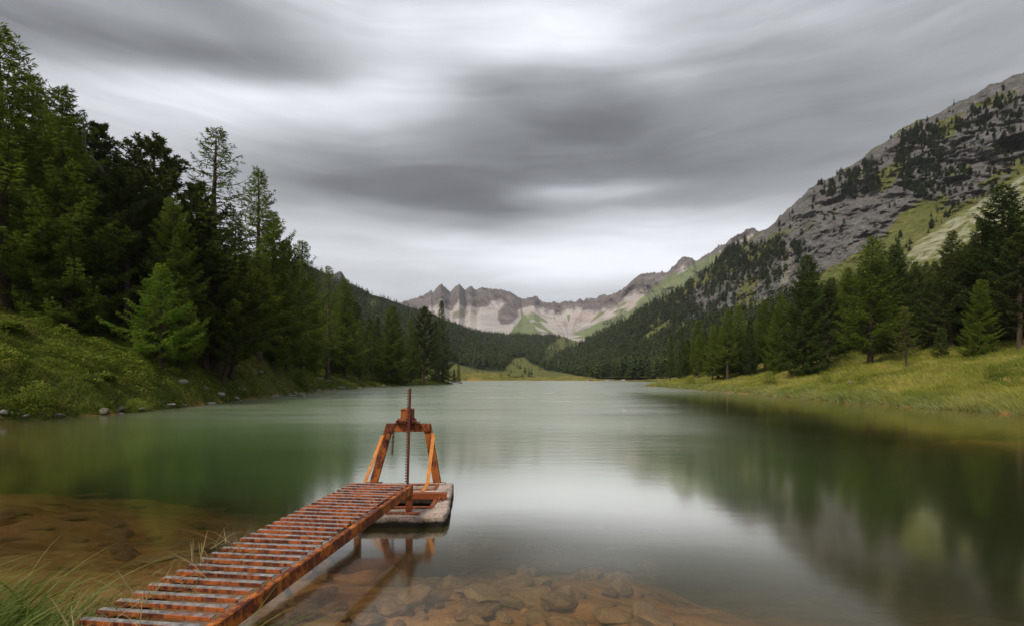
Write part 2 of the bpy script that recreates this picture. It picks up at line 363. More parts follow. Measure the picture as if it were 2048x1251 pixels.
def mat_worn():
    b = MatB('worn_steel_tread'); P = b.coord('Object'); n = b.noise(P, 22, 6, .7); n1 = b.noise(P, 5, 5, .7)
    c = b.ramp(n, [(.3, (.06, .05, .05)), (.5, (.27, .255, .255)), (.75, (.50, .48, .48))])
    c = b.mix(b.ramp(n1, [(.56, 0.), (.66, .8)]), c, (.20, .065, .03))
    b.col(c); b.rough(.5, .5); b.bsdf.inputs['Metallic'].default_value = .35; b.bump(n, .4, .003); return b.m
def mat_concrete():
    b = MatB('weathered_concrete'); P = b.coord('World'); n = b.noise(P, 5, 6, .7); n2 = b.noise(P, 60, 5, .75); n4 = b.noise(P, 150, 3, .8)
    c = b.ramp(n, [(.3, (.28, .21, .18)), (.5, (.48, .39, .34)), (.75, (.68, .59, .52))])
    c = b.mix(.8, c, b.ramp(n2, [(.38, (.24, .20, .18)), (.52, (.9, .88, .86)), (.68, (1.35, 1.3, 1.28))]), 'MULTIPLY')
    c = b.mix(b.ramp(b.noise(P, 9, 4, .7), [(.58, 0.), (.68, .55)]), c, (.16, .075, .045))
    sp = b.N('ShaderNodeSeparateXYZ'); b.L(b.N('ShaderNodeNewGeometry').outputs['Position'], sp.inputs[0])
    wet = b.ramp(b.M('ADD', sp.outputs[2], b.M('MULTIPLY', b.M('SUBTRACT', n, .5), .09)), [(.055, 1.), (.085, 0.)])   # algae up to the high-water mark
    c = b.mix(wet, c, (.022, .017, .014))
    b.col(c); b.rough(.9, .2); b.bump(b.M('ADD', b.M('MULTIPLY', n2, .6), b.M('MULTIPLY', n4, .4)), .9, .010); return b.m
def mat_stone(name, a, m, c, sc=3.0):
    b = MatB(name); P = b.coord('Object'); n = b.noise(P, sc, 6, .65, .4); n2 = b.noise(P, sc * 8, 5, .75)
    oi = b.N('ShaderNodeObjectInfo').outputs['Random']
    col = b.ramp(b.M('ADD', b.M('MULTIPLY', n, .8), b.M('MULTIPLY', oi, .2)), [(.35, a), (.55, m), (.75, c)])
    col = b.mix(.6, col, b.ramp(n2, [(.3, (.5, .5, .5)), (.55, (1, 1, 1)), (.75, (1.3, 1.3, 1.3))]), 'MULTIPLY')
    b.col(col); b.rough(.9, .2); b.bump(b.M('ADD', b.M('MULTIPLY', n, .7), b.M('MULTIPLY', n2, .3)), .8, .03); return b.m

M_GROUND, M_WATER = mat_ground(), mat_water()
M_ROCK, M_FARROCK = mat_mountain('mountain_rock'), mat_mountain('far_mountain_rock', True)
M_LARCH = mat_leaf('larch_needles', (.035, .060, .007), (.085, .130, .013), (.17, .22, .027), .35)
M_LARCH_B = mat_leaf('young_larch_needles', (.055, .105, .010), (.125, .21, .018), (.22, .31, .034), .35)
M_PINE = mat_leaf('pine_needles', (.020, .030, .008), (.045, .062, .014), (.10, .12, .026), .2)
M_PINE_Y = mat_leaf('yellow_pine_needles', (.032, .048, .008), (.085, .110, .016), (.19, .21, .032), .3)  # yellower needles than the other pines
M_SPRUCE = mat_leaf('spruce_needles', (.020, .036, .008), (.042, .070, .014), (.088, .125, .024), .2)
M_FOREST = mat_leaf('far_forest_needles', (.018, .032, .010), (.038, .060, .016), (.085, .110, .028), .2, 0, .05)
M_BARK = mat_bark('brown_bark', (.035, .024, .018), (.12, .085, .065)); M_DEAD = mat_bark('dead_bark', (.16, .14, .12), (.36, .32, .28))
M_HERB = mat_leaf('bank_herbs', (.05, .085, .010), (.135, .185, .022), (.30, .33, .05), .35, 0, .35)
M_GRASS_G = mat_leaf('bank_grass', (.06, .09, .010), (.155, .19, .024), (.33, .32, .06), .35, 0, .3)
M_MEADOW = mat_leaf('meadow_grass', (.11, .155, .022), (.28, .30, .052), (.54, .48, .14), .35, 0, .14)
M_SEDGE = mat_leaf('sedge', (.16, .19, .055), (.36, .40, .15), (.60, .62, .32), .35, 0, .4)
M_TUFT = mat_leaf('foreground_grass', (.045, .080, .014), (.15, .20, .04), (.42, .42, .16), .4, 0, 2.2)
M_STRAW = mat_leaf('dry_straw', (.16, .12, .05), (.30, .24, .11), (.48, .42, .24), .3, 0, 5)
M_RUST = mat_rust('rusty_orange_paint', .49, (.40, .115, .022)); M_RUSTD = mat_rust('deep_rust', .42, (.30, .075, .022)) ; M_RAIL = mat_rust('orange_rail_paint', .515, (.50, .155, .022))
M_BRACE = mat_rust('faded_orange_paint', .36, (.60, .22, .045)); M_RUNG = mat_rust('rung_paint', .495, (.44, .115, .028)); M_WORN = mat_worn()
M_RACK = mat_rust('dark_rust', .36, (.12, .030, .018)) ; M_CONC = mat_concrete()
M_SUB = mat_stone('submerged_stone_brown', (.19, .10, .045), (.37, .21, .10), (.50, .33, .175)); M_SHORE = mat_stone('shore_stone_grey', (.13, .115, .10), (.26, .235, .21), (.42, .39, .35), 2)

# ------------------------------------------------------------------ ground sheet and lake
def sinh_axis(a, lo, hi, n, c=0):
    s = np.linspace(math.asinh((lo - c) / a), math.asinh((hi - c) / a), n); return a * np.sinh(s) + c
gx = sinh_axis(3.6, -3000, 3000, 700); gy = sinh_axis(3.6, -300, 4000, 620, 4.5)
X, Y = np.meshgrid(gx, gy); D = shore_d(X, Y); Z = ground_z(X, Y, D)
far = np.hypot(X, Y); Z = np.where(D > 0, Z + 0, Z)
bed = sstep(-.12, -.45, D) * sstep(-4, -14, X) * sstep(15, 18, Y) + sstep(.06, -.06, D) * (1 - sstep(-4, -14, X) * sstep(15, 18, Y)); bed = np.where((X > 20) & (Y > 10), sstep(-.25, -.6, D), bed)
dry = sstep(2, 12, X) * sstep(1.2, 4.0, D) * (1 - bed); dry = np.maximum(dry, sstep(230, 330, Y) * .85)
dry = dry * (.35 + .65 * sstep(.3, .6, fbm(X * .12, Y * .12, 3, 31)))
dry = np.maximum(dry, .7 * np.exp(-(((X + 27.2) / 3.0) ** 2 + ((Y - 50) / 6.) ** 2)))
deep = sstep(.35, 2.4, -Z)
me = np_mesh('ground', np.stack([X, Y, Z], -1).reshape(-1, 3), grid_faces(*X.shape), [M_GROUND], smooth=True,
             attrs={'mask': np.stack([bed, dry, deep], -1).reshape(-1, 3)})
ground = tag(link('ground', me), 'grassy ground and stony lake bed of the valley floor', 'ground', kind='structure')
wx = sinh_axis(5, -60, 110, 320); wy = sinh_axis(5, .5, 380, 360, 4)
WX, WY = np.meshgrid(wx, wy); dep = np.clip(-ground_z(WX, WY), 0, 6)
calm = sstep(7.6, 21, WY + .22 * np.minimum(WX, 0)) * sstep(10.5, 3.5, WX - (WY - 12) * .16) * sstep(-1.25, -.55, WX / np.maximum(WY, 1) - .0)
calm = np.maximum(calm, sstep(38, 75, WY) * .9); calm = np.clip(calm, 0, 1)
eme = sstep(5.6, 8.5, WY) * sstep(9, 1.5, WX - (WY - 12) * .16) * sstep(-1.05, -.60, WX / np.maximum(WY, 1)); eme = np.maximum(eme, .9 * sstep(34, 60, WY))
wme = np_mesh('lake', np.stack([WX, WY, WX * 0], -1).reshape(-1, 3), grid_faces(*WX.shape), [M_WATER], smooth=True, attrs={'depth': dep.ravel(), 'calm': calm.ravel(), 'emerald': eme.ravel(), 'dark_reflection': (sstep(1.5, 4.5, WX - .12 * WY) * sstep(5.5, 1.5, np.abs(WY - 12) - 40)).ravel()})
tag(link('lake_water', wme), 'calm green lake with soft reflections', 'lake', kind='structure')

# ------------------------------------------------------------------ mountains: surfaces lofted from a foot line to a ridge line
def interp(px, pts, k): return np.interp(px, [p[0] for p in pts], [p[k] for p in pts])
def loft(px0, px1, nc, nr, ridge, foot, gfun, disp, jag):
    px = np.linspace(px0, px1, nc); tt = np.linspace(0, 1, nr)[:, None]
    rp, rY = interp(px, ridge, 1), interp(px, ridge, 2); fp, fY = interp(px, foot, 1), interp(px, foot, 2)
    Yv = fY + (rY - fY) * tt; g = gfun(tt, px[None]); py = fp + (rp - fp) * g + jag(px) * np.clip(g, 0, 1) ** 9
    u = (px - 1024) / F; Xv = u * Yv; Zv = EYE + (755 - py) / F * Yv
    ppx = np.broadcast_to(px, Yv.shape)
    dr, dz = disp(Xv, Yv, Zv, ppx, py, tt)
    sc = (Yv + dr) / Yv; Xv, Yv = Xv * sc, Yv * sc; Zv = (Zv - EYE) * sc + EYE + dz
    # the far side, falling away behind the ridge
    k = 14; bt = np.linspace(0, 1, k + 1)[1:, None]
    bY = Yv[-1] + bt * rY * .5; bX = u * bY; bZ = Zv[-1] - bt * (Zv[-1] + 60) * 1.1 + (fbm(bX * .01, bY * .01, 4, 77) - .5) * 12 * np.sin(bt * 3.1)
    return (np.concatenate([Xv, bX]), np.concatenate([Yv, bY]), np.concatenate([Zv, bZ]), ppx, py, nr)
def build_loft(name, res, mask, mat, label):
    Xv, Yv, Zv, ppx, py, nr = res
    full = np.zeros(Xv.shape + (3,)); full[:nr] = mask; full[nr:] = mask[-1]
    me = np_mesh(name, np.stack([Xv, Yv, Zv], -1).reshape(-1, 3), grid_faces(*Xv.shape), [mat], smooth=True, attrs={'mask': full.reshape(-1, 3)})
    return tag(link(name, me), label, 'mountain' if 'mountain' in name else 'hillside', kind='structure')

# far cirque
RID = [(540, 640, 2500), (815, 601, 2500), (848, 590, 2500), (862, 580, 2500), (866, 585, 2500), (882, 567, 2440), (901, 584, 2540), (918, 565, 2430), (930, 580, 2520), (940, 572, 2480), (953, 580, 2520), (962, 575, 2490), (985, 577, 2500), (1003, 579, 2500),
       (1025, 586, 2500), (1045, 601, 2500), (1058, 595, 2480), (1068, 590, 2480), (1080, 599, 2500), (1095, 605, 2500), (1130, 603, 2500), (1165, 598, 2450), (1212, 590, 2400),
       (1232, 586, 2300), (1250, 573, 2200), (1268, 556, 2150), (1285, 546, 2100), (1310, 546, 2050), (1335, 541, 1950), (1352, 528, 1900), (1365, 517, 1850), (1378, 514, 1820), (1395, 523, 1800), (1410, 512, 1750),
       (1425, 503, 1700), (1435, 492, 1650), (1450, 489, 1620), (1465, 476, 1580), (1480, 466, 1550), (1502, 454, 1500), (1520, 462, 1480), (1560, 455, 1450), (1700, 430, 1400)]
FOOT = [(540, 690, 1500), (1000, 690, 1400), (1150, 700, 1290), (1250, 700, 1200), (1400, 680, 1130), (1700, 660, 1080)]
def dcirque(X, Y, Z, px, py, tt):
    e = np.clip(tt * 4, 0, 1) * np.clip((1 - tt) * 8, 0, 1); up = sstep(.45, .85, tt)
    s = px / 1000
    gul = ridged(px * .022 + tt * 1.6, tt * 1.8 + px * .006, 5, 41)
    up = sstep(.58, .92, tt + (fbm(px * .03, tt * 5 + px * .01, 3, 48) - .5) * .25)
    return (gul - .6) * e * (-360 * up) + (fbm(X * .012, Z * .02, 5, 43) - .5) * 120 * e * up, 0
jag1 = lambda px: -(ridged(px * .06, px * 0, 4, 44) - .6) * np.where(px < 1010, 3.5, 10) + (fbm(px * .4, px * 0, 2, 45) - .5) * 4
res = loft(540, 1700, 900, 170, RID, FOOT, lambda t_, p: t_ ** 1.1, dcirque, jag1)
Xc, Yc, Zc, pxc, pyc, nrc = res
ridc = interp(pxc, RID, 1); below = (pyc - ridc)
n_ = (fbm(pxc * .05, pyc * .05, 4, 46) - .5) * 22; n_ += (ridged(pxc * .03 + pyc * .02, pyc * .03, 4, 47) - .55) * 26
wall = interp(pxc, [(540, 45), (850, 42), (900, 44), (960, 40), (1010, 33), (1050, 26), (1075, 24), (1130, 22), (1200, 28), (1280, 34), (1380, 24), (1500, 16), (1700, 30)], 1)
scree = sstep(-7, 7, below - wall + n_)
isl = soft(pxc, pyc, [(997, 622), (1010, 607), (1022, 606), (1034, 618), (1038, 632), (1020, 648), (1002, 648), (995, 637)], 3)
isl2 = soft(pxc, pyc, [(905, 625), (925, 616), (937, 622), (930, 634), (905, 636)], 4)
scree = scree * (1 - .95 * isl) * (1 - .8 * isl2)
green = soft(pxc, pyc, [(1040, 618), (1052, 628), (1100, 690), (1000, 690), (1030, 650), (1042, 636)], 4) * .75 + isl * .25
green = np.maximum(green, soft(pxc, pyc, [(1140, 668), (1260, 618), (1290, 590), (1340, 556), (1400, 522), (1440, 505), (1470, 500), (1480, 520), (1400, 590), (1240, 680)], 7) * .78)
green = np.maximum(green, soft(pxc, pyc, [(1290, 585), (1330, 556), (1362, 538), (1352, 552), (1322, 572), (1296, 592)], 3) * .8)
th = np.arctan2(pxc - 1138, 676 - pyc); fan = fbm(th * 6, np.hypot(pxc - 1138, 676 - pyc) * .012, 3, 49); rgt = sstep(1030, 1060, pxc)
green = np.maximum(green, rgt * .58 * sstep(.50, .66, fan) * sstep(18, 34, below) * sstep(1300, 1240, pxc))
green = np.maximum(green, .45 * isl2)
scree = np.clip(scree - rgt * .4 * sstep(.50, .36, fan) * sstep(1240, 1190, pxc), 0, 1)
build_loft('far_mountain', res, np.stack([green, scree, scree * 0], -1), M_FARROCK, 'pale grey cirque of jagged peaks and scree at the head of the valley')

# wooded hillside, left of the valley, running down to the valley floor
RIDL = [(120, 470, 480), (400, 500, 520), (600, 525, 600), (660, 549, 680), (676, 550, 690), (684, 549, 700), (694, 562, 700), (720, 576, 720), (745, 590, 740), (800, 607, 780), (860, 627, 820), (900, 642, 850), (950, 663, 900), (985, 668, 1000), (1050, 669, 1150),
        (1120, 671, 1250), (1160, 683, 1250), (1200, 700, 1250), (1260, 720, 1200)]
FOOTL = [(120, 742, 210), (600, 745, 240), (800, 748, 280), (905, 750, 345), (1000, 752, 390), (1100, 752, 420), (1260, 752, 460)]
def dleft(X, Y, Z, px, py, tt):
    e = np.clip(tt * 5, 0, 1) * np.clip((1 - tt) * 8, 0, 1)
    return (fbm(X * .012, Y * .008, 5, 51) - .5) * 90 * e, 0
jagl = lambda px: (fbm(px * .06, px * 0, 3, 52) - .5) * 6 - 7 * np.exp(-((px - 680) / 9) ** 2)
resL = loft(120, 1260, 420, 180, RIDL, FOOTL, lambda t_, p: t_ ** .95, dleft, jagl)
pL, yL = resL[3], resL[4]
meadowL = soft(pL, yL, [(895, 722), (915, 728), (950, 738), (1005, 743), (1025, 716), (1048, 712), (1060, 725), (1100, 742), (1200, 748), (1260, 765), (880, 765)], 3)
glade = soft(pL, yL, [(1085, 700), (1110, 678), (1145, 668), (1200, 660), (1180, 690), (1120, 712), (1090, 722)], 4)
glade2 = soft(pL, yL, [(735, 597), (755, 600), (760, 613), (742, 612)], 4)
opn = np.clip(meadowL + glade + glade2, 0, 1); peak = soft(pL, yL, [(655, 560), (672, 540), (694, 540), (708, 572), (680, 565)], 3)
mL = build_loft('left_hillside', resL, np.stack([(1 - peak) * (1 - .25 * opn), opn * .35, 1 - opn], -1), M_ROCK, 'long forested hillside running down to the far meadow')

# big rocky mountain on the right
RIDR = [(1060, 735, 900), (1085, 722, 900), (1150, 693, 880), (1250, 640, 820), (1350, 583, 760), (1400, 553, 720), (1430, 525, 690), (1460, 497, 650), (1478, 489, 630), (1500, 480, 620), (1518, 464, 610), (1535, 452, 600), (1550, 443, 590), (1575, 417, 570),
        (1602, 398, 555), (1612, 385, 545), (1622, 372, 540), (1640, 362, 530), (1665, 352, 520), (1690, 338, 505), (1720, 318, 490), (1760, 291, 475), (1800, 262, 460), (1840, 241, 445), (1870, 230, 435),
        (1900, 215, 425), (1925, 197, 415), (1960, 185, 405), (1995, 162, 395), (2020, 157, 388), (2048, 143, 380), (2150, 92, 360), (2300, 20, 340), (2500, -60, 320), (2800, -120, 300)]
FOOTR = [(1060, 752, 640), (1200, 754, 350), (1270, 754, 292), (1300, 754, 268), (1340, 754, 225), (1400, 752, 175), (1450, 750, 150), (1600, 730, 112), (1750, 700, 92), (1900, 690, 80), (2048, 676, 72), (2400, 650, 62), (2800, 620, 55)]
CLIFF = [[(1480, 498), (1540, 448), (1612, 380), (1690, 340), (1800, 262), (1925, 196), (2048, 140), (2800, -140), (2800, 150), (2300, 200), (2048, 330), (1960, 392), (1880, 420), (1850, 395), (1800, 430), (1770, 470), (1700, 515), (1640, 545), (1560, 590), (1440, 620), (1370, 640),
          (1320, 650), (1360, 600), (1420, 560), (1500, 530), (1560, 500), (1545, 480), (1500, 500)]]
def dright(X, Y, Z, px, py, tt):
    e = np.clip(tt * 6, 0, 1) * np.clip((1 - tt) * 14, 0, 1)
    cl = soft(px, py, CLIFF[0], 18)
    a = X * .8 - Y * .6                                       # along the face
    gul = ridged(a * .020 + Z * .016, Z * .012 - a * .004, 6, 61, .55)
    led = ridged(a * .006 + Z * .05, Z * .045 + a * .004, 4, 63)
    fine = fbm(a * .12, Z * .12, 4, 62)
    dr = -(gul - .6) * (14 + 50 * cl) * e - (led - .6) * 9 * cl * e + (fine - .5) * 16 * cl * e + (fbm(X * .02, Y * .02, 4, 64) - .5) * 26 * e
    return dr, 0
jagr = lambda px: -(ridged(px * .035, px * 0, 4, 65) - .6) * 13 * sstep(1440, 1520, px)
resR = loft(1060, 2800, 1150, 380, RIDR, FOOTR, lambda t_, p: .55 * t_ + .45 * t_ ** 1.8, dright, jagr)
pR, yR = resR[3], resR[4]
cliff = soft(pR, yR, CLIFF[0], 10)
scr = soft(pR, yR, [(1790, 545), (1830, 482), (1900, 437), (2048, 346), (2300, 190), (2600, 60), (2600, 320), (2300, 330), (2048, 420), (1960, 470), (1880, 520), (1820, 545)], 6)
gully = soft(pR, yR, [(1560, 545), (1572, 500), (1580, 480), (1586, 500), (1578, 560), (1560, 585)], 4)
gr = soft(pR, yR, [(1640, 590), (1700, 555), (1760, 500), (1800, 462), (1845, 425), (1885, 385), (1900, 395), (1870, 440), (1830, 490), (1770, 560), (1690, 600)], 8)
gr2 = soft(pR, yR, [(1742, 385), (1750, 350), (1800, 318), (1812, 325), (1790, 362), (1768, 385)], 5)
gr3 = soft(pR, yR, [(1690, 372), (1700, 350), (1725, 338), (1722, 352), (1705, 372)], 4)
strip = soft(pR, yR, [(1270, 690), (1300, 662), (1340, 640), (1335, 655), (1300, 680)], 4)
lowtal = soft(pR, yR, [(1330, 700), (1480, 625), (1600, 560), (1620, 575), (1560, 640), (1400, 720)], 8)
green = np.maximum.reduce([1 - cliff, gr, gr2, gr3]) * (1 - .95 * gully) * (1 - .55 * scr)
patch = sstep(.60, .72, fbm(pR * .012, yR * .02 + pR * .01, 4, 66)); green = np.maximum(green, patch * .62)
scm = np.maximum.reduce([scr, gully * .35, gr * .35 * sstep(.4, .6, fbm(pR * .03, yR * .03, 3, 68)), strip * .6, lowtal * .55])
green = np.where(lowtal > .5, np.minimum(green, .52), green)
mR = build_loft('right_mountain', resR, np.stack([green, scm, scm * 0], -1), M_ROCK, 'steep rocky mountainside with cliffs, grass ledges and scattered trees')

# ------------------------------------------------------------------ tree models
def tube(pts, rad, sides=7):
    pts = np.asarray(pts, float); n = len(pts); tg = np.gradient(pts, axis=0); tg /= np.linalg.norm(tg, axis=1)[:, None] + 1e-9
    ref = np.array([0, 0, 1.]) if abs(tg[0][2]) < .8 else np.array([1., 0, 0])
    a = np.cross(tg, ref); a /= np.linalg.norm(a, axis=1)[:, None] + 1e-9; b = np.cross(tg, a)
    ang = np.arange(sides) * 2 * math.pi / sides
    v = pts[:, None] + (a[:, None] * np.cos(ang)[None, :, None] + b[:, None] * np.sin(ang)[None, :, None]) * np.asarray(rad)[:, None, None]
    i = (np.arange(n - 1)[:, None] * sides + np.arange(sides)[None]); j = (np.arange(n - 1)[:, None] * sides + (np.arange(sides)[None] + 1) % sides)
    return v.reshape(-1, 3), np.stack([i, j, j + sides, i + sides], -1).reshape(-1, 4)
class Acc:
    def __init__(s): s.v, s.f, s.m, s.a, s.n = [], [], [], [], 0
    def add(s, v, f, m=0, a=None):
        s.v.append(v); s.f.append(f + s.n); s.m.append(np.full(len(f), m)); s.a.append(np.full(len(v), .5) if a is None else a); s.n += len(v)
    def mesh(s, name, mats, smooth=False):
        return np_mesh(name, np.concatenate(s.v), np.concatenate(s.f), mats, np.concatenate(s.m), smooth, {'tint': np.concatenate(s.a)})
def needles(pos, direc, length, width, rng, tint):
    """thin blades: pos, direc (n,3); returns quads narrowed at the tip"""
    n = len(pos); direc = direc / (np.linalg.norm(direc, axis=1)[:, None] + 1e-9)
    r = rng.normal(size=(n, 3)); side = np.cross(direc, r); side /= np.linalg.norm(side, axis=1)[:, None] + 1e-9
    ln = length[:, None]; wd = width[:, None] * .5
    tip = pos + direc * ln
    v = np.stack([pos - side * wd * .6, pos + side * wd * .6, tip * .55 + pos * .45 + side * wd, tip], 1)
    v2 = v.copy(); v2[:, 2] = pos * .45 + tip * .55 + side * wd; v2[:, 1] = pos + side * wd * .2; v2[:, 0] = tip * .55 + pos * .45 - side * wd
    v2 = np.stack([pos, tip * .5 + pos * .5 + side * wd, tip, tip * .5 + pos * .5 - side * wd], 1)
    f = np.arange(n * 4).reshape(-1, 4)
    return v2.reshape(-1, 3), f, np.repeat(tint, 4)
def make_tree(name, h, r, seed, style, clear=.12, nb=95, dens=1., mat=None, lean=0., thin=1., cone=.62, fine=1.):
    rng = np.random.default_rng(seed)
    # trunk
    tt = np.linspace(0, 1, 16); wob = np.cumsum(rng.normal(0, .012 * h / 15, (16, 2)), 0)
    tp = np.stack([wob[:, 0] + lean * h * tt * (1 - .3 * tt), wob[:, 1], tt * h], 1); tp[0, 2] = -.9; tp[:, :2] -= tp[0, :2]
    tr = (.016 * h) * (1 - tt) ** .85 + .012; tr[0] *= 1.45
    trunk = Acc(); v, f = tube(tp, tr, 9); trunk.add(v, f)
    for k in range(6):                                       # dead stubs on the clear bole
        z0 = rng.uniform(.35, max(clear, .08) + .3) * .5 * h; a = rng.uniform(0, 6.28); b0 = np.array([np.interp(z0, tp[:, 2], tp[:, 0]), np.interp(z0, tp[:, 2], tp[:, 1]), z0])
        dr = np.array([math.cos(a), math.sin(a), rng.uniform(-.3, .2)]); ln = rng.uniform(.3, 1.1)
        v, f = tube(np.array([b0 + dr * q * ln for q in (0, .5, 1)]), [.025, .015, .005], 3); trunk.add(v, f)
    crown = Acc(); NP, ND, NL, NW, NT = [], [], [], [], []
    for k in range(nb):
        q = (k + rng.random()) / nb; q = q ** (.92 if style != 'pine' else .85)
        zt = clear + (1 - clear) * q
        if style == 'larch': prof = (1 - q) ** cone * (.70 + .30 * min(1, q * 5)) + .05
        elif style == 'spruce': prof = (1 - q) ** .80 + .04
        elif style == 'column': prof = (1 - q) ** .50 * (.75 + .25 * min(1, q * 5)) * .95 + .04
        else: prof = (math.sin(math.pi * min(1, (q * .86 + .14))) ** .6) * (1 - .45 * q) + .05
        Lb = r * prof * rng.uniform(.62, 1.12) * (1.25 if rng.random() < .06 else 1)
        Lb = max(Lb, .18)
        a = k * 2.399 + rng.uniform(-.5, .5); z0 = zt * h * .985
        b0 = np.array([np.interp(z0, tp[:, 2], tp[:, 0]), np.interp(z0, tp[:, 2], tp[:, 1]), z0])
        if style == 'larch': e0, sag, up = R(-8 + 48 * q ** 2), -.16, .20
        elif style == 'spruce': e0, sag, up = R(-20 + 55 * q ** 1.5), -.22, .16
        elif style == 'column': e0, sag, up = R(5 + 50 * q ** 1.5), -.08, .22
        else: e0, sag, up = R(0 + 45 * q), -.06, .30
        s = np.linspace(0, 1, 7); hd = np.array([math.cos(a), math.sin(a), 0.]); cur = rng.uniform(-.25, .25); pd = np.array([-hd[1], hd[0], 0.])
        bp = b0 + (s * Lb * math.cos(e0))[:, None] * hd + (cur * Lb * s ** 2)[:, None] * pd
        bp[:, 2] += s * Lb * math.sin(e0) + Lb * (sag * np.sin(s * math.pi) + up * s ** 3)
        br = (.010 + .011 * Lb) * (1 - s) ** .8 * thin + .004
        v, f = tube(bp, br, 4); crown.add(v, f, 1)
        tg = np.gradient(bp, axis=0); tg /= np.linalg.norm(tg, axis=1)[:, None]
        nt = int(max(7, Lb * 10 * dens)); shade = rng.uniform(-.16, .16)
        for j in range(nt):
            sj = (.16 + .84 * (j + rng.random()) / nt) if style != 'pine' else (.35 + .65 * (j + rng.random()) / nt)
            p0 = np.array([np.interp(sj, s, bp[:, c]) for c in range(3)]); tj = np.array([np.interp(sj, s, tg[:, c]) for c in range(3)])
            sd = 1 if j % 2 else -1; side = np.cross(tj, [0, 0, 1.]); side /= np.linalg.norm(side) + 1e-9
            if style == 'pine':
                dv = tj * .6 + side * sd * rng.uniform(.2, .9) + np.array([0, 0, rng.uniform(.0, .7)]); lt = (.18 + .16 * Lb * (1 - sj * .5)) * rng.uniform(.6, 1.2); lt = min(lt, .75)
            elif style == 'larch':
                dv = tj * .55 + side * sd * rng.uniform(.4, .95) + np.array([0, 0, rng.uniform(-.75, .05)]); lt = (.14 + .32 * Lb * (1 - sj)) * rng.uniform(.6, 1.25); lt = min(lt, 1.0)
            else:
                dv = tj * .6 + side * sd * rng.uniform(.4, .9) + np.array([0, 0, rng.uniform(-.6, .05)]); lt = (.15 + .30 * Lb * (1 - sj)) * rng.uniform(.6, 1.2); lt = min(lt, .9)
            dv /= np.linalg.norm(dv)
            if style == 'pine':
                m = int(22 * dens) + 4; fr = rng.uniform(.35, 1.05, m)
                nd_ = dv * .55 + rng.normal(0, .55, (m, 3)) + np.array([0, 0, .25]); nl = rng.uniform(.16, .32, m)
                nw = rng.uniform(.05, .085, m)
            else:
                m = int(lt * 26 * dens) + 6; fr = rng.uniform(.0, 1.05, m)
                nd_ = dv * .9 + rng.normal(0, .48, (m, 3)) + np.array([0, 0, -.12 if style == 'spruce' else 0]); nl = rng.uniform(.13, .30, m); nw = rng.uniform(.035, .070, m)
            NP.append(p0 + dv * (lt * fr)[:, None] + rng.normal(0, .02, (m, 3))); ND.append(nd_); NL.append(nl); NW.append(nw)
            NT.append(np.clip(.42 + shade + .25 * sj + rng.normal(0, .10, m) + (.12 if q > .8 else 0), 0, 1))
    v, f, tn = needles(np.concatenate(NP), np.concatenate(ND), np.concatenate(NL) * (1 if h > 10 else .8) * fine, np.concatenate(NW) * fine, rng, np.concatenate(NT))
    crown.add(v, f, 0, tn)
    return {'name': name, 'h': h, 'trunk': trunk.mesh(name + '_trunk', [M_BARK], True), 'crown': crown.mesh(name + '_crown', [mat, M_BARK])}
T = {}
T['larch_a'] = make_tree('larch_tree', 16, 3.4, 1, 'larch', .14, 120, 1.0, M_LARCH)
T['larch_b'] = make_tree('larch_tree', 17, 3.0, 2, 'larch', .22, 105, .9, M_LARCH)
T['larch_full'] = make_tree('larch_tree', 16, 3.9, 3, 'larch', .04, 150, 1.15, M_LARCH)
T['larch_thin'] = make_tree('larch_tree', 17, 2.9, 4, 'larch', .30, 90, .42, M_LARCH, thin=1.2)
T['larch_young'] = make_tree('larch_tree', 7, 2.7, 5, 'larch', .16, 84, 1.7, M_LARCH_B, cone=.95, fine=.62)
T['pine_a'] = make_tree('pine_tree', 15, 3.1, 6, 'pine', .16, 78, .9, M_PINE)
T['pine_b'] = make_tree('pine_tree', 14, 3.4, 7, 'pine', .24, 64, .95, M_PINE, .04)
T['pine_y'] = make_tree('pine_tree', 10, 2.9, 8, 'pine', .20, 74, 1.0, M_PINE_Y, lean=.08)
T['spruce_a'] = make_tree('spruce_tree', 15, 2.5, 9, 'spruce', .06, 120, .95, M_SPRUCE)
T['spruce_b'] = make_tree('spruce_tree', 13, 2.4, 10, 'column', .10, 105, .95, M_SPRUCE)
T['spruce_c'] = make_tree('spruce_tree', 14, 1.9, 11, 'column', .12, 95, 1.0, M_LARCH)
T['dark_full'] = make_tree('spruce_tree', 16, 3.9, 21, 'larch', .05, 150, 1.2, M_SPRUCE)
T['dark_tall'] = make_tree('spruce_tree', 17, 3.3, 22, 'larch', .10, 130, 1.15, M_PINE)
T['sapling'] = make_tree('young_conifer', 4, 1.1, 12, 'spruce', .04, 60, 1.1, M_SPRUCE)
T['snag'] = make_tree('sparse_tree', 7, 2.0, 13, 'larch', .25, 50, .45, M_PINE_Y, lean=.12, thin=1.3)
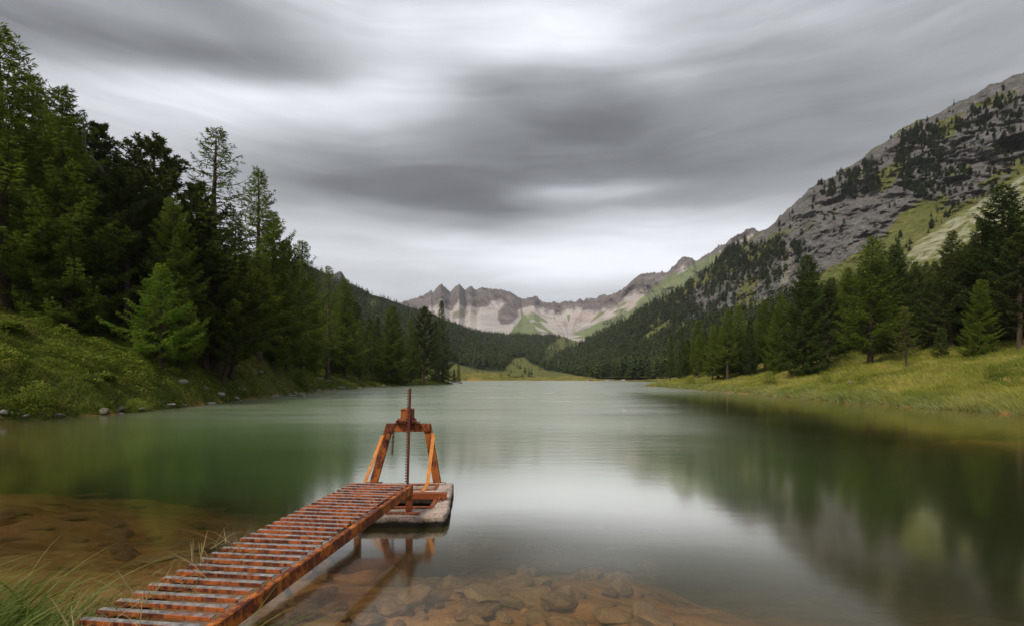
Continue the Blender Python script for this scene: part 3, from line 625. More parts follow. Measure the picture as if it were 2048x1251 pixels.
# simple light-weight tree for the far slopes (used merged and as small individuals)
def low_tree(seed, mat_i=0, tiers=11, spikes=8, width=.20, rounded=False):
    rng = np.random.default_rng(seed); V, Fc, A = [], [], []; n = 0
    for k in range(tiers):
        q = k / (tiers - 1); z = .10 + .86 * q; rr = width * ((1 - q) ** .8 if not rounded else math.sin(math.pi * (q * .85 + .13)) ** .7) + .012
        for j in range(spikes if q < .8 else spikes - 3):
            a = rng.uniform(0, 6.28); L_ = rr * rng.uniform(.7, 1.2); dw = L_ * .38; z1 = z - L_ * rng.uniform(.1, .5)
            d = np.array([math.cos(a), math.sin(a), 0]); s = np.array([-d[1], d[0], 0])
            c0 = np.array([0, 0, z + .035]); mid = d * L_ * .62; mid[2] = (z + z1) / 2 + .012; tip = d * L_; tip[2] = z1
            V += [c0, mid + s * dw, tip, mid - s * dw]; Fc.append([n, n + 1, n + 2, n + 3]); n += 4
            A += [np.clip(.5 + rng.normal(0, .16) + .1 * q, 0, 1)] * 4
    V += [[.012, 0, -.06], [-.006, .01, -.06], [-.006, -.01, -.06], [0, 0, 1.0]]
    for f in ((n, n + 1, n + 3, n + 3), (n + 1, n + 2, n + 3, n + 3), (n + 2, n, n + 3, n + 3)): pass
    A += [.2] * 4; Fc += [[n, n + 1, n + 2, n + 3]]
    return np.array(V, float), np.array(Fc), np.array(A)
LOW = [low_tree(100 + i, width=.17 + .02 * (i % 4), rounded=(i % 3 == 2)) for i in range(8)]
LOWS = [low_tree(200 + i, tiers=6, spikes=5, width=.19 + .02 * (i % 4), rounded=(i % 3 == 2)) for i in range(8)]
def forest_mesh(name, pos, hs, mats, seed, protos=LOW, tint_shift=None):
    rng = np.random.default_rng(seed); V, Fc, A = [], [], []; n = 0; pick = rng.integers(0, len(protos), len(pos))
    for p in range(len(protos)):
        idx = np.where(pick == p)[0]
        if not len(idx): continue
        v, f, a = protos[p]; ang = rng.uniform(0, 6.28, len(idx)); c, s = np.cos(ang), np.sin(ang); hh = hs[idx][:, None]
        wd = hh * rng.uniform(.85, 1.5, (len(idx), 1))
        x = (v[None, :, 0] * c[:, None] - v[None, :, 1] * s[:, None]) * wd + pos[idx, 0:1]
        y = (v[None, :, 0] * s[:, None] + v[None, :, 1] * c[:, None]) * wd + pos[idx, 1:2]
        z = v[None, :, 2] * hh + pos[idx, 2:3]
        V.append(np.stack([x, y, z], -1).reshape(-1, 3)); Fc.append((f[None] + (np.arange(len(idx)) * len(v))[:, None, None]).reshape(-1, 4) + n); n += len(idx) * len(v)
        A.append((a[None] + rng.normal(0, .25, (len(idx), 1))).clip(0, 1).ravel())
    return np_mesh(name, np.concatenate(V), np.concatenate(Fc), mats, attrs={'tint': np.concatenate(A)})

used = set()
def place_tree(key, x, y, h, w=1., rz=None, label=None, cat=None, group=None, sink=0., lean=0., z=None, name=None):
    p = T[key]; g = ground_z(np.array([x]), np.array([y]))[0] if z is None else z
    o = bpy.data.objects.new(name or p['name'], None); C.objects.link(o); o.empty_display_size = .5
    s = h / p['h']; o.location = (x, y, g - sink); o.scale = (s * w, s * w, s); o.rotation_euler = (R(rng0.uniform(-1.5, 1.5)), R(lean), rng0.uniform(0, 6.28) if rz is None else rz)
    a = bpy.data.objects.new('trunk', p['trunk']); C.objects.link(a); a.parent = o
    b = bpy.data.objects.new('crown', p['crown']); C.objects.link(b); b.parent = o
    return tag(o, label, cat or {'larch_tree': 'larch', 'pine_tree': 'pine', 'spruce_tree': 'spruce'}.get(p['name'], 'conifer'), group)
rng0 = np.random.default_rng(5)
def at(px, Y): return (px - 1024) / F * Y
def tree_px(key, pxb, ytop, Y, w=1., **k):
    if pxb < 930:                                             # keep the stem on dry ground
        Y0 = Y
        while Y < 200 and shore_d(np.array([at(pxb, Y)]), np.array([float(Y)]))[0] < (1.3 if pxb in (446, 462) else 2.6): Y += .5
    x = at(pxb, Y); g = ground_z(np.array([x]), np.array([float(Y)]))[0]
    top = EYE + (755 - ytop) / F * Y; return place_tree(key, x, Y, max(top - g, 1.0) * 1.01, w, **k)
GL = 'trees on the left bank'; GR = 'trees along the right meadow'
BIG = [ # key, px, ytop, Y, width factor, label, group
    ('larch_a', 8, 60, 33, 1.05, 'very tall larch cut by the left edge, reaching highest of all the trees', GL),
    ('larch_full', 125, 178, 40, .9, 'larch with a flat spiky top between the left-edge giant and the dark pines', GL),
    ('larch_full', 140, 238, 34, .95, 'bright green full larch whose crown hangs low over the herb slope', GL),
    ('pine_a', 198, 254, 42, .8, 'narrow dark pine poking up just right of the flat spiky-topped larch', GL),
    ('pine_b', 292, 286, 42, 1.15, 'broad flat-topped stone pine with a pale dead branch in its crown', GL),
    ('larch_thin', 430, 262, 40, 1.05, 'tall see-through larch standing out alone against the clouds', GL),
    ('larch_b', 516, 340, 44, .9, 'layered larch just right of the tall see-through larch', GL),
    ('larch_full', 352, 400, 37, .75, 'bushy yellow-green larch in front of the stone pine', GL),
    ('larch_young', 322, 530, 31.5, 1.1, 'small bright green larch on a thin leaning stem in the herb slope', GL),
    ('pine_a', 412, 455, 36, .9, 'dark pine with a bare reddish trunk right of the small bright larch', GL),
    ('larch_a', 470, 430, 42, .8, 'dark larch filling the gap under the two tall larches', GL),
    ('larch_a', 605, 486, 60, .9, 'rounded dark conifer, first on the skyline beyond the layered larch', GL),
    ('pine_a', 575, 490, 52, .7, 'dark conifer behind the bushy leaning pine', GL),
    ('larch_thin', 655, 533, 70, .8, 'thin wispy larch sticking up beyond the dark conifers', GL),
    ('spruce_b', 660, 664, 62, .85, 'small dense cone-shaped conifer low by the water, right of the sandy hump', GL),
    ('spruce_c', 720, 640, 74, .9, 'narrow conifer between the small dense cone and the round pine', GL),
    ('larch_a', 690, 560, 78, .9, 'tall dark larch behind the small cone-shaped conifer', GL),
    ('spruce_c', 742, 660, 80, .8, 'slim young conifer on the grassy shore strip', GL),
    ('larch_full', 783, 612, 92, .95, 'wide bell-shaped larch on a straight stem at the shore strip', GL),
    ('pine_a', 846, 617, 112, .9, 'pine with a bare pale trunk, second from the point of the left bank', GL),
    ('larch_a', 822, 640, 118, .7, 'dark conifer tucked behind the bare-trunk pine', GL),
    ('spruce_a', 886, 603, 124, .95, 'tall narrow spruce at the tip of the left bank', GL),
    ('spruce_a', 872, 640, 130, .8, 'lower spruce leaning on the tall one at the tip of the left bank', GL),
    ('spruce_c', 917, 728, 150, .9, 'tiny conifer at the waterline right of the tall point spruce', GL),
    ('spruce_b', 908, 738, 147, .9, 'tiny bush-like conifer between the tall spruce and the water tip', GL),
    ('pine_y', 446, 560, 36.3, .95, 'dark bushy pine whose left stem leans out near the waterline', GL),
    ('pine_y', 462, 542, 35.4, 1.1, 'yellow-green tipped pine with a leaning dark stem close to the waterline', GL),
    ('larch_full', 545, 425, 46, .8, 'dark larch filling the slope below the layered larch', GL),
    ('pine_a', 392, 372, 41, .9, 'dark pine crown touching the left side of the tall see-through larch', GL),
    ('pine_a', 255, 345, 36.5, 1.0, 'dark pine standing in front of the broad stone pine trunk', GL),
    ('larch_a', 55, 300, 38, .9, 'dark larch in the shade below the left-edge giant', GL),
    ('larch_full', 62, 150, 44, .8, 'tall larch just behind the left-edge giant', GL),
    ('pine_a', 240, 330, 38, .9, 'dark pine below the broad flat-topped stone pine', GL),
    # right bank
    ('dark_full', 1608, 512, 62, .8, 'tall broad conifer with twin trunks at the top of the golden meadow', GR),
    ('pine_a', 1655, 575, 70, .9, 'dark conifer between the twin-trunk tree and the tall larches', GR),
    ('larch_a', 1740, 476, 58, 1.0, 'tall spreading larch with an uneven top against the scree', GR),
    ('dark_full', 1788, 490, 66, .9, 'larch just right of the tall spreading larch, reaching the green talus', GR),
    ('dark_tall', 1903, 464, 56, .9, 'pointed larch in front of the pale scree strip', GR),
    ('dark_full', 1862, 560, 60, .8, 'dark round-topped conifer left of the pointed larch', GR),
    ('dark_full', 2012, 372, 52, 1.0, 'huge dark conifer cut by the right edge, tallest on that side', GR),
    ('dark_tall', 1958, 440, 55, .9, 'tall dark conifer beside the huge one at the right edge', GR),
    ('pine_a', 2040, 470, 47, .95, 'dark conifer low in front of the right-edge giant', GR),
    ('larch_full', 1960, 560, 48, .8, 'lower conifer with light tips in front of the dark wood at right', GR),
    ('snag', 1813, 616, 48, .9, 'sparse leaning young tree standing alone before the dark wood', GR),
    ('sapling', 1882, 656, 50, 1.0, 'tiny cone-shaped sapling on the upper edge of the meadow', GR),
    ('larch_b', 1455, 620, 82, .9, 'brownish conifer with a bare lower trunk in the lakeside row', GR),
    ('larch_a', 1425, 650, 86, .7, 'narrow conifer left of the brownish bare-trunk one', GR),
    ('spruce_b', 1500, 640, 80, .9, 'rounded dark conifer just right of the brownish bare-trunk one', GR),
    ('larch_a', 1530, 600, 84, .9, 'pointed light green larch left of the tall broad twin-trunk conifer', GR),
    ('larch_full', 1560, 590, 72, .7, 'conifer leaning against the left side of the broad twin-trunk one', GR),
    ('larch_b', 1478, 610, 98, .9, 'pointed conifer rising behind the lakeside row', GR),
    ('larch_a', 1395, 640, 105, .9, 'pointed conifer at the left end of the tall lakeside row', GR),
    ('spruce_c', 1340, 668, 118, .9, 'conifer above the reedy spit', GR),
    ('spruce_a', 1365, 655, 112, .9, 'dark conifer right of the one above the reedy spit', GR),
]
for k, px, yt, Yd, wd, lab, gp in BIG:
    tree_px(k, px, yt, Yd, rz={'pine_y': -.25, 'snag': 3.1}.get(k), lean={'pine_y': 9., 'snag': -3.}.get(k, 0.), w=wd * (1.34 if k[:5] in ('larch', 'pine_', 'dark_') and k != 'larch_young' else 1.1), label=lab, group=gp)
# pale dead branch in the stone pine's crown
sp = [o for o in C.objects if o.get('label', '').startswith('broad flat-topped stone pine')][0]
bv, bf = tube([(.0, 0, 9.6), (-.55, -1.6, 10.4), (-.50, -2.9, 11.4), (-.1, -3.4, 12.3), (.35, -3.6, 12.6)], [.10, .09, .07, .045, .02], 7)
db = link('dead_branch', np_mesh('dead_branch', bv, bf, [M_DEAD], smooth=True), sp); db.rotation_euler = (0, 0, -sp.rotation_euler.z)
n_ind = len(BIG)
# filler: individuals standing in the woods behind, kept below the skyline the photograph shows
ENV_L = [(-400, -60), (0, 150), (45, 170), (60, 215), (180, 262), (240, 310), (330, 330), (360, 350), (480, 380), (540, 430), (565, 480), (600, 500), (640, 535), (670, 575), (700, 595), (740, 618), (800, 650), (860, 670), (905, 700)]
ORD = 'first second third fourth fifth sixth seventh eighth ninth tenth eleventh twelfth'.split()
REFS = [(8, 'left-edge giant larch'), (140, 'bright full larch'), (292, 'flat-topped stone pine'), (430, 'tall see-through larch'), (516, 'layered larch'), (605, 'rounded skyline conifer'), (660, 'small dense cone tree'),
        (720, 'narrow shore conifer'), (783, 'bell-shaped shore larch'), (846, 'bare-trunk shore pine'), (886, 'tall point spruce'), (1340, 'spit conifer'), (1395, 'pointed row-end conifer'), (1455, 'brownish bare-trunk conifer'),
        (1530, 'pointed light larch'), (1608, 'broad twin-trunk conifer'), (1740, 'tall spreading larch'), (1813, 'sparse leaning tree'), (1903, 'pointed larch by the scree'), (2012, 'right-edge giant conifer')]
def fill(n, xr, yr, env, keys, hr, lab, gp, seed, ok, mind=2.6, cat=None, names=None):
    r = np.random.default_rng(seed); done = []; made = []; tries = 0
    while len(done) < n and tries < n * 60:
        tries += 1
        y = yr[0] + (yr[1] - yr[0]) * r.random() ** 1.2; px = r.uniform(*xr); x = at(px, y)
        g = float(ground_z(np.array([x]), np.array([y]))[0]); d_ = float(shore_d(np.array([x]), np.array([y]))[0])
        if not ok(x, y, d_, px): continue
        if any((x - a) ** 2 + (y - b) ** 2 < mind ** 2 * (1 + y / 80) for a, b in done): continue
        lim = EYE + (755 - (np.interp(px, [e[0] for e in env], [e[1] for e in env]) + r.uniform(0, 40))) / F * y
        h = min(r.uniform(*hr), lim - g)
        if h < 4: continue
        done.append((x, y)); key = keys[r.integers(0, len(keys))]
        o = place_tree(key, x, y, h, r.uniform(1.1, 1.45), label=lab, group=gp, z=g); made.append((px, y, h, key, o))
    seen = {}
    ys = sorted(m_[1] for m_ in made); cut = (ys[len(ys) // 3], ys[2 * len(ys) // 3])
    for px, y, h, key, o in sorted(made, key=lambda m_: m_[1]):
        near = min(REFS, key=lambda q_: abs(q_[0] - px)); side = 'left' if px < near[0] else 'right'
        row = 'front' if y < cut[0] else 'middle' if y < cut[1] else 'back'; seen.setdefault((near, side, row), []).append((abs(px - near[0]), h, key, o))
    for (near, side, row), ls in seen.items():
        for i, (_, h, key, o) in enumerate(sorted(ls, key=lambda q_: q_[0])):
            size = 'tall' if h > hr[0] + .6 * (hr[1] - hr[0]) else 'short' if h < hr[0] else 'medium'; kd = {'l': 'larch', 'p': 'pine', 's': 'spruce', 'd': 'dark spruce'}[key[0]]
            o['label'] = f"{size} {kd}, {ORD[min(i, 11)]} to the {side} of the {near[1]}, {row} row"
    return len(done)
a1 = fill(110, (-120, 640), (38, 78), ENV_L, ['larch_a', 'larch_b', 'pine_a', 'spruce_a', 'larch_full', 'pine_b', 'dark_tall'], (10, 17),
          'dark conifer packed into the wood on the left slope, behind the shore trees', 'conifers of the left wood', 71, lambda x, y, d_, px: d_ > (15 if y < 44 else 9) and not (y < 40 and px < 230))
a2 = fill(34, (600, 880), (78, 150), ENV_L, ['larch_a', 'spruce_b', 'pine_a', 'spruce_c', 'larch_full'], (9, 15),
          'conifer in the dense row above the grassy shore strip', 'conifers above the left shore strip', 72, lambda x, y, d_, px: d_ > 5)
ENV_R = [(1150, 716), (1280, 700), (1330, 680), (1380, 668), (1420, 650), (1470, 635), (1530, 630), (1560, 600), (1640, 550), (1720, 520), (1800, 530), (1900, 500), (1960, 470), (2048, 440), (2500, 200)]
a3 = fill(125, (1560, 2180), (52, 92), ENV_R, ['dark_full', 'pine_a', 'dark_tall', 'dark_full', 'larch_full'], (11, 18),
          'dark conifer packed into the wood above the golden meadow', 'conifers of the right wood', 73, lambda x, y, d_, px: d_ > 23 + (3 if px > 1800 else 0))
a4 = fill(95, (1240, 1580), (84, 190), ENV_R, ['larch_a', 'spruce_b', 'dark_full', 'spruce_c', 'dark_tall'], (9, 15),
          'green conifer standing in the lakeside row on the right', 'conifers of the right lakeside row', 74, lambda x, y, d_, px: d_ > 7)
print('filled', a1, a2, a3, a4)

# ------------------------------------------------------------------ forests on the far slopes
def scatter_loft(res, dens, n, seed, up_to=None):
    Xv, Yv, Zv, px, py, nr = res; r = np.random.default_rng(seed)
    Xv, Yv, Zv = Xv[:nr], Yv[:nr], Zv[:nr]
    ax = np.hypot(np.diff(Xv, axis=1)[:-1], np.diff(Yv, axis=1)[:-1]) * np.hypot(np.diff(Yv, axis=0)[:, :-1], np.diff(Zv, axis=0)[:, :-1])
    wgt = (ax * dens[:-1, :-1]).ravel(); wgt = wgt / wgt.sum(); k = r.choice(len(wgt), n, p=wgt); i, j = np.divmod(k, Xv.shape[1] - 1)
    a, b = r.random(n), r.random(n)
    f = lambda A: (A[i, j] * (1 - a) * (1 - b) + A[i, j + 1] * a * (1 - b) + A[i + 1, j] * (1 - a) * b + A[i + 1, j + 1] * a * b)
    return np.stack([f(Xv), f(Yv), f(Zv)], 1), f(px), f(py)
rg = np.random.default_rng(8)
clump = sstep(.38, .55, fbm(pL * .02, yL * .03, 4, 81))
dl = np.clip(1 - meadowL * 1.1 - glade * .9 - glade2 * .9, 0, 1) * (1 - peak) * (.55 + .45 * clump)
dl = np.where(pL < 560, dl * .15, dl) + .012 * glade + .004 * meadowL
P, a_, b_ = scatter_loft(resL, dl, 10500, 82)
hs = rg.uniform(6.5, 13.5, len(P)); hs = np.where(b_ < interp(a_, RIDL, 1) + 8, hs * .75, hs)
tag(link('left_forest', forest_mesh('left_forest', P, hs, [M_FOREST], 1, LOWS)), 'distant conifer forest covering the left hillside and valley head', 'forest', kind='stuff')
flank = soft(pR, yR, [(1050, 760), (1080, 715), (1150, 685), (1250, 632), (1350, 575), (1430, 512), (1480, 480), (1520, 500), (1500, 540), (1440, 575), (1395, 610), (1400, 640), (1480, 622), (1560, 600), (1640, 575), (1700, 600), (1800, 620), (1820, 640), (1800, 720), (1400, 790)], 6)
flank = flank * (1 - .8 * cliff * (pR > 1385)); noiseR = fbm(pR * .02, yR * .03, 4, 83)
P, a_, b_ = scatter_loft(resR, flank * (.45 + .55 * sstep(.35, .55, noiseR)) * (1 - strip) , 7600, 84)
hs = rg.uniform(6.0, 12.5, len(P)); tag(link('right_forest', forest_mesh('right_forest', P, hs, [M_FOREST], 2, LOW)), 'conifer forest covering the lower right mountainside', 'forest', kind='stuff')
# clusters of trees clinging to the cliffs
tc_ = np.zeros_like(pR)
for poly, q in (([(1795, 270), (1850, 245), (1895, 262), (1885, 320), (1870, 395), (1820, 400), (1790, 350)], .9), ([(1895, 210), (1960, 205), (2048, 180), (2048, 330), (1960, 385), (1890, 420), (1860, 380), (1900, 300)], .32),
                ([(1672, 352), (1700, 340), (1725, 345), (1712, 398), (1680, 392)], .9), ([(1725, 330), (1760, 318), (1768, 345), (1740, 392), (1722, 392)], .9), ([(1618, 374), (1668, 362), (1675, 400), (1640, 392)], .7),
                ([(1482, 505), (1560, 478), (1575, 520), (1560, 575), (1500, 560), (1470, 545)], .5), ([(1585, 490), (1605, 495), (1612, 530), (1588, 530)], .8), ([(1860, 430), (1960, 385), (2048, 330), (2048, 350), (1900, 440), (1850, 470)], .9),
                ([(1650, 590), (1700, 560), (1760, 520), (1800, 470), (1830, 480), (1790, 560), (1700, 620)], .6), ([(1500, 560), (1640, 600), (1600, 640), (1420, 680), (1400, 640)], .10), ([(1440, 520), (1480, 500), (1520, 560), (1440, 640), (1380, 640)], .25)):
    tc_ = np.maximum(tc_, soft(pR, yR, poly, 6) * q)
tc_ = tc_ * (.25 + .75 * sstep(.42, .55, fbm(pR * .05, yR * .06, 3, 85))) + .010 * cliff
P, a_, b_ = scatter_loft(resR, tc_ * (1 - scr), 2500, 86)
hs = rg.uniform(3.0, 8.0, len(P)) * np.clip(P[:, 1] / 420, .7, 1.2)
tag(link('cliff_trees_forest', forest_mesh('cliff_forest', P, hs, [M_FOREST], 3, LOW)), 'stunted conifers scattered over the cliffs and ledges', 'forest', kind='stuff')
dc = soft(pxc, pyc, [(1140, 672), (1260, 625), (1340, 578), (1400, 545), (1430, 530), (1440, 560), (1380, 620), (1240, 690)], 4) * sstep(.5, .6, fbm(pxc * .03, pyc * .05, 3, 87)) + 1e-9
P, a_, b_ = scatter_loft(res, dc, 700, 88); hs = rg.uniform(8, 14, len(P))
tag(link('high_forest', forest_mesh('high_forest', P, hs, [M_FOREST], 4, LOWS)), 'sparse dark tree patches on the green slope below the right-hand peaks', 'forest', kind='stuff')
# single small conifers on the far meadow: individuals
far_ind = []
lowm = [np_mesh('small_conifer_crown', v, f, [M_SPRUCE], attrs={'tint': a}) for v, f, a in LOW[:4]]
FARM = [(955, 745, 9), (966, 748, 6), (1018, 748, 6), (1040, 733, 8), (1028, 726, 7), (1058, 748, 14), (1050, 744, 11), (1063, 745, 10), (1044, 748, 6), (1022, 740, 6), (1002, 750, 5)]
for i, (px, pyb, hpx) in enumerate(FARM):
    Yd = 352 + (750 - pyb) * 5; x = at(px, Yd); g = float(ground_z(np.array([x]), np.array([float(Yd)]))[0])
    o = link('small_conifer', lowm[i % 4], loc=(x, Yd, max(g, EYE + (755 - pyb - 3) / F * Yd) - .4)); h = hpx * 2 / F * Yd * .75; o.scale = (h * 1.2, h * 1.2, h)
    tag(o, 'lone dark conifer dotted on the pale meadow beyond the lake', 'conifer', 'lone conifers on the far meadow')

# ------------------------------------------------------------------ ground cover
def blades(pos, h, w, lean, az_, curl, seed, segs=3, tint=None):
    """curved ribbons; pos (n,3)"""
    r = np.random.default_rng(seed); n = len(pos); dx, dy = np.cos(az_), np.sin(az_); s = np.linspace(0, 1, segs + 1)
    fac = r.uniform(0, 6.28, n); sx_, sy_ = np.cos(fac), np.sin(fac)
    V = np.zeros((n, segs + 1, 2, 3))
    for k, q in enumerate(s):
        out = h * (lean * q + curl * q ** 2.2); up = h * (q - .45 * curl * q ** 2.5)
        cx, cy, cz = pos[:, 0] + dx * out, pos[:, 1] + dy * out, pos[:, 2] + up; ww = w * (1 - q) ** .7 * .5 + w * .03
        V[:, k, 0] = np.stack([cx - sx_ * ww, cy - sy_ * ww, cz], 1); V[:, k, 1] = np.stack([cx + sx_ * ww, cy + sy_ * ww, cz], 1)
    nv = (segs + 1) * 2; b0 = (np.arange(n) * nv)[:, None, None]; k = np.arange(segs) * 2
    f = (np.stack([k, k + 1, k + 3, k + 2], 1)[None] + b0).reshape(-1, 4)
    if tint is None: tint = r.uniform(.2, .8, n)
    return V.reshape(-1, 3), f, np.repeat(tint, nv)
def rand_region(n, seed, pxr, yr, ok, power=1., dmin=.02):
    r = np.random.default_rng(seed); px = r.uniform(*pxr, n * 3)
    lo, hi = yr; q = r.random(n * 3); y = lo * (hi / lo) ** (q ** power)
    x = (px - 1024) / F * y; d_ = shore_d(x, y); m = ok(x, y, d_, px) & (d_ > dmin); x, y, d_ = x[m][:n], y[m][:n], d_[m][:n]
    return x, y, d_, np.maximum(ground_z(x, y, d_), -.12), r
# right meadow
x, y, d_, z, r = rand_region(150000, 91, (1270, 2330), (21, 125), lambda x, y, d, px: d < 42, 1.0)
hh = (.22 + .30 * fbm(x * .3, y * .3, 3, 92)) * r.uniform(.6, 1.3, len(x)); ti = np.clip(fbm(x * .35, y * .35, 4, 93) * 1.1 - .1 + r.normal(0, .12, len(x)), 0, 1)
v, f, tn = blades(np.stack([x, y, z - .03], 1), hh, .012 + y * .00055, r.uniform(.05, .4, len(x)), r.normal(2.6, .7, len(x)), r.uniform(.2, .8, len(x)), 94, 3, ti)
tag(link('meadow_grass', np_mesh('meadow_grass', v, f, [M_MEADOW], attrs={'tint': tn})), 'golden green grass of the right meadow', 'grass', kind='stuff')
x, y, d_, z, r = rand_region(70000, 95, (1255, 2330), (20, 118), lambda x, y, d, px: d < 1.9 + .8 * np.sin(y * .7), .8, -.35)
hh = r.uniform(.30, .62, len(x))
v, f, tn = blades(np.stack([x, y, z - .05], 1), hh, .010 + y * .0005, r.uniform(.1, .5, len(x)), r.normal(3.3, .5, len(x)), r.uniform(.4, 1.1, len(x)), 96, 4, r.uniform(.25, .9, len(x)))
tag(link('sedge_fringe_grass', np_mesh('sedge', v, f, [M_SEDGE], attrs={'tint': tn})), 'pale bent sedge fringing the right shore', 'grass', kind='stuff')
# left bank grass and herbs
x, y, d_, z, r = rand_region(120000, 97, (-200, 905), (19, 150), lambda x, y, d, px: d < 16, 1.1)
hh = (.12 + .28 * fbm(x * .5, y * .5, 3, 98)) * r.uniform(.6, 1.4, len(x)) + y * .0012
v, f, tn = blades(np.stack([x, y, z - .03], 1), hh, .013 + y * .0006, r.uniform(.05, .5, len(x)), r.uniform(0, 6.28, len(x)), r.uniform(.3, 1.0, len(x)), 99, 3, np.clip(fbm(x * .4, y * .4, 4, 100) * 1.2 - .15 + r.normal(0, .14, len(x)), 0, 1))
tag(link('bank_grass', np_mesh('bank_grass', v, f, [M_GRASS_G], attrs={'tint': tn})), 'short rough grass on the left bank', 'grass', kind='stuff')
def leaves(x, y, z, size, seed, tint, spread=.6, up=.35):
    r = np.random.default_rng(seed); n = len(x); pos = np.stack([x, y, z], 1); dr = r.normal(0, spread, (n, 3)); dr[:, 2] = r.uniform(-.1, up, n)
    dr /= np.linalg.norm(dr, axis=1)[:, None]; side = np.cross(dr, [0, 0, 1.]) + r.normal(0, .25, (n, 3)); side /= np.linalg.norm(side, axis=1)[:, None]
    s = size[:, None]; mid = pos + dr * s * .5; mid[:, 2] += size * .12; tip = pos + dr * s
    V = np.stack([pos, mid + side * s * .30, tip, mid - side * s * .30], 1).reshape(-1, 3)
    return V, np.arange(n * 4).reshape(-1, 4), np.repeat(tint, 4)
x, y, d_, z, r = rand_region(190000, 101, (-200, 820), (19, 95), lambda x, y, d, px: d < 22, 1.1)
cl = fbm(x * .55, y * .55, 4, 102); hump = sstep(.42, .70, cl); keep = r.random(len(x)) < .25 + .9 * hump
x, y, z, hump, cl = x[keep], y[keep], z[keep], hump[keep], cl[keep]
zz = z + r.random(len(x)) * (.06 + .55 * hump ** 1.5); bigl = sstep(.62, .75, fbm(x * .7 + 9, y * .7, 3, 103))
v, f, tn = leaves(x, y, zz, (.07 + .10 * r.random(len(x)) + .16 * bigl * r.random(len(x))) * (.8 + y * .006), 104, np.clip(.45 + (cl - .5) * 1.3 + r.normal(0, .27, len(x)), 0, 1))
tag(link('herb_undergrowth', np_mesh('herbs', v, f, [M_HERB], attrs={'tint': tn})), 'lush leafy herbs covering the left slope', 'undergrowth', kind='stuff')

# countable leafy clumps standing out of the herb slope
def bush(nl, seed, wide, tall, leaf, mat):
    r = np.random.default_rng(seed); a = r.uniform(0, 6.28, nl); q = r.random(nl) ** .6; hz = r.random(nl)
    rad = wide * q * np.sqrt(np.clip(1 - (hz - .25) ** 2, .05, 1)); x = rad * np.cos(a); y = rad * np.sin(a); z = hz * tall * (1 - .35 * q)
    v, f, tn = leaves(x, y, z, leaf * r.uniform(.6, 1.3, nl), seed, np.clip(.35 + .4 * hz + r.normal(0, .15, nl), 0, 1), .7, .6)
    return np_mesh('bush_leaves', v, f, [mat], attrs={'tint': tn})
stemv, stemf = tube([(0, 0, -.25), (.02, .01, .2), (.0, .03, .55)], [.03, .022, .01], 6)
stem_me = np_mesh('bush_stem', stemv, stemf, [M_BARK], smooth=True)
bushes = [bush(420, 111, .62, .75, .20, M_HERB), bush(900, 112, .8, 1.3, .11, M_HERB), bush(520, 113, .55, .55, .24, M_HERB)]
BUSH = [(128, 30.5, 1, 'dark broad-leaved clump standing in the middle of the herb slope', 0), (272, 26.2, .8, 'rounded leafy clump by the water below the small bright larch', 1), (75, 22.3, 1.0, 'leafy bush near the waterline at the left edge', 1),
        (700, 80, 1.5, 'light green bush at the foot of the round dark cone tree', 1), (605, 62, 2.2, 'yellow-green bush growing over the sandy hump', 1), (828, 104, 1.8, 'light green bush behind the straight-stemmed larch', 1),
        (210, 27.0, .8, 'broad-leaved clump low on the slope near the waterline', 2), (20, 27, 1.0, 'broad-leaved clump high on the slope at the left edge', 2), (345, 33.5, .9, 'leafy clump at the foot of the small bright larch', 2), (868, 116, 1.6, 'pale bush under the tall point spruce', 1),
        (1540, 62, 1.2, 'green bush half way up the golden meadow', 1), (1720, 44, .9, 'low dark shrub in the golden meadow below the larches', 1), (1990, 33, .8, 'small dark bush in the golden meadow near the right edge', 1), (1380, 88, 1.3, 'green bush at the root of the reedy spit', 1), (1650, 50, .9, 'dark tuft bush on the meadow slope under the twin-trunk tree', 1)]
for px, Yd, s, lab, k in BUSH:
    x = at(px, Yd); g = float(ground_z(np.array([x]), np.array([float(Yd)]))[0])
    o = bpy.data.objects.new('bush', None); C.objects.link(o); o.location = (x, Yd, g - .05); o.scale = (s,) * 3; o.rotation_euler = (0, 0, px)
    link('foliage', bushes[k], o); link('stem', stem_me, o); tag(o, lab, 'bush', 'bushes on the banks')

# ------------------------------------------------------------------ stones
def rock_mesh(name, seed, mat, flat=.5, sharp=.5, sub=3):
    r = random.Random(seed); bm = bmesh.new(); bmesh.ops.create_icosphere(bm, subdivisions=sub, radius=1)
    planes = [(Vector((r.gauss(0, 1), r.gauss(0, 1), r.gauss(0, 1) * .8)).normalized(), r.uniform(.45, .85)) for _ in range(13)]
    sx_, sy_ = r.uniform(.7, 1.0), r.uniform(.55, .9); off = r.uniform(0, 50)
    for v in bm.verts:
        c = v.co.copy()
        for n, dd in planes:
            q = c.dot(n) - dd
            if q > 0: c -= n * q * sharp_f(sharp)
        nn = math.sin(c.x * 5 + off) * math.sin(c.y * 6 + off * 2) * math.sin(c.z * 5 + off) * .05
        c *= 1 + nn; v.co = Vector((c.x * sx_, c.y * sy_, c.z * flat))
    me = bpy.data.meshes.new(name); bm.to_mesh(me); bm.free(); me.materials.append(mat)
    me.polygons.foreach_set('use_smooth', [True] * len(me.polygons)); return me
def sharp_f(s): return (.75 + .25 * s)
SUBM = [rock_mesh('submerged_stone', 300 + i, M_SUB, .28 + .22 * (i % 3) / 2, .9, 4) for i in range(10)]
SHR = [rock_mesh('shore_stone', 400 + i, M_SHORE, .38 + .2 * (i % 3) / 2, .95, 4) for i in range(6)]
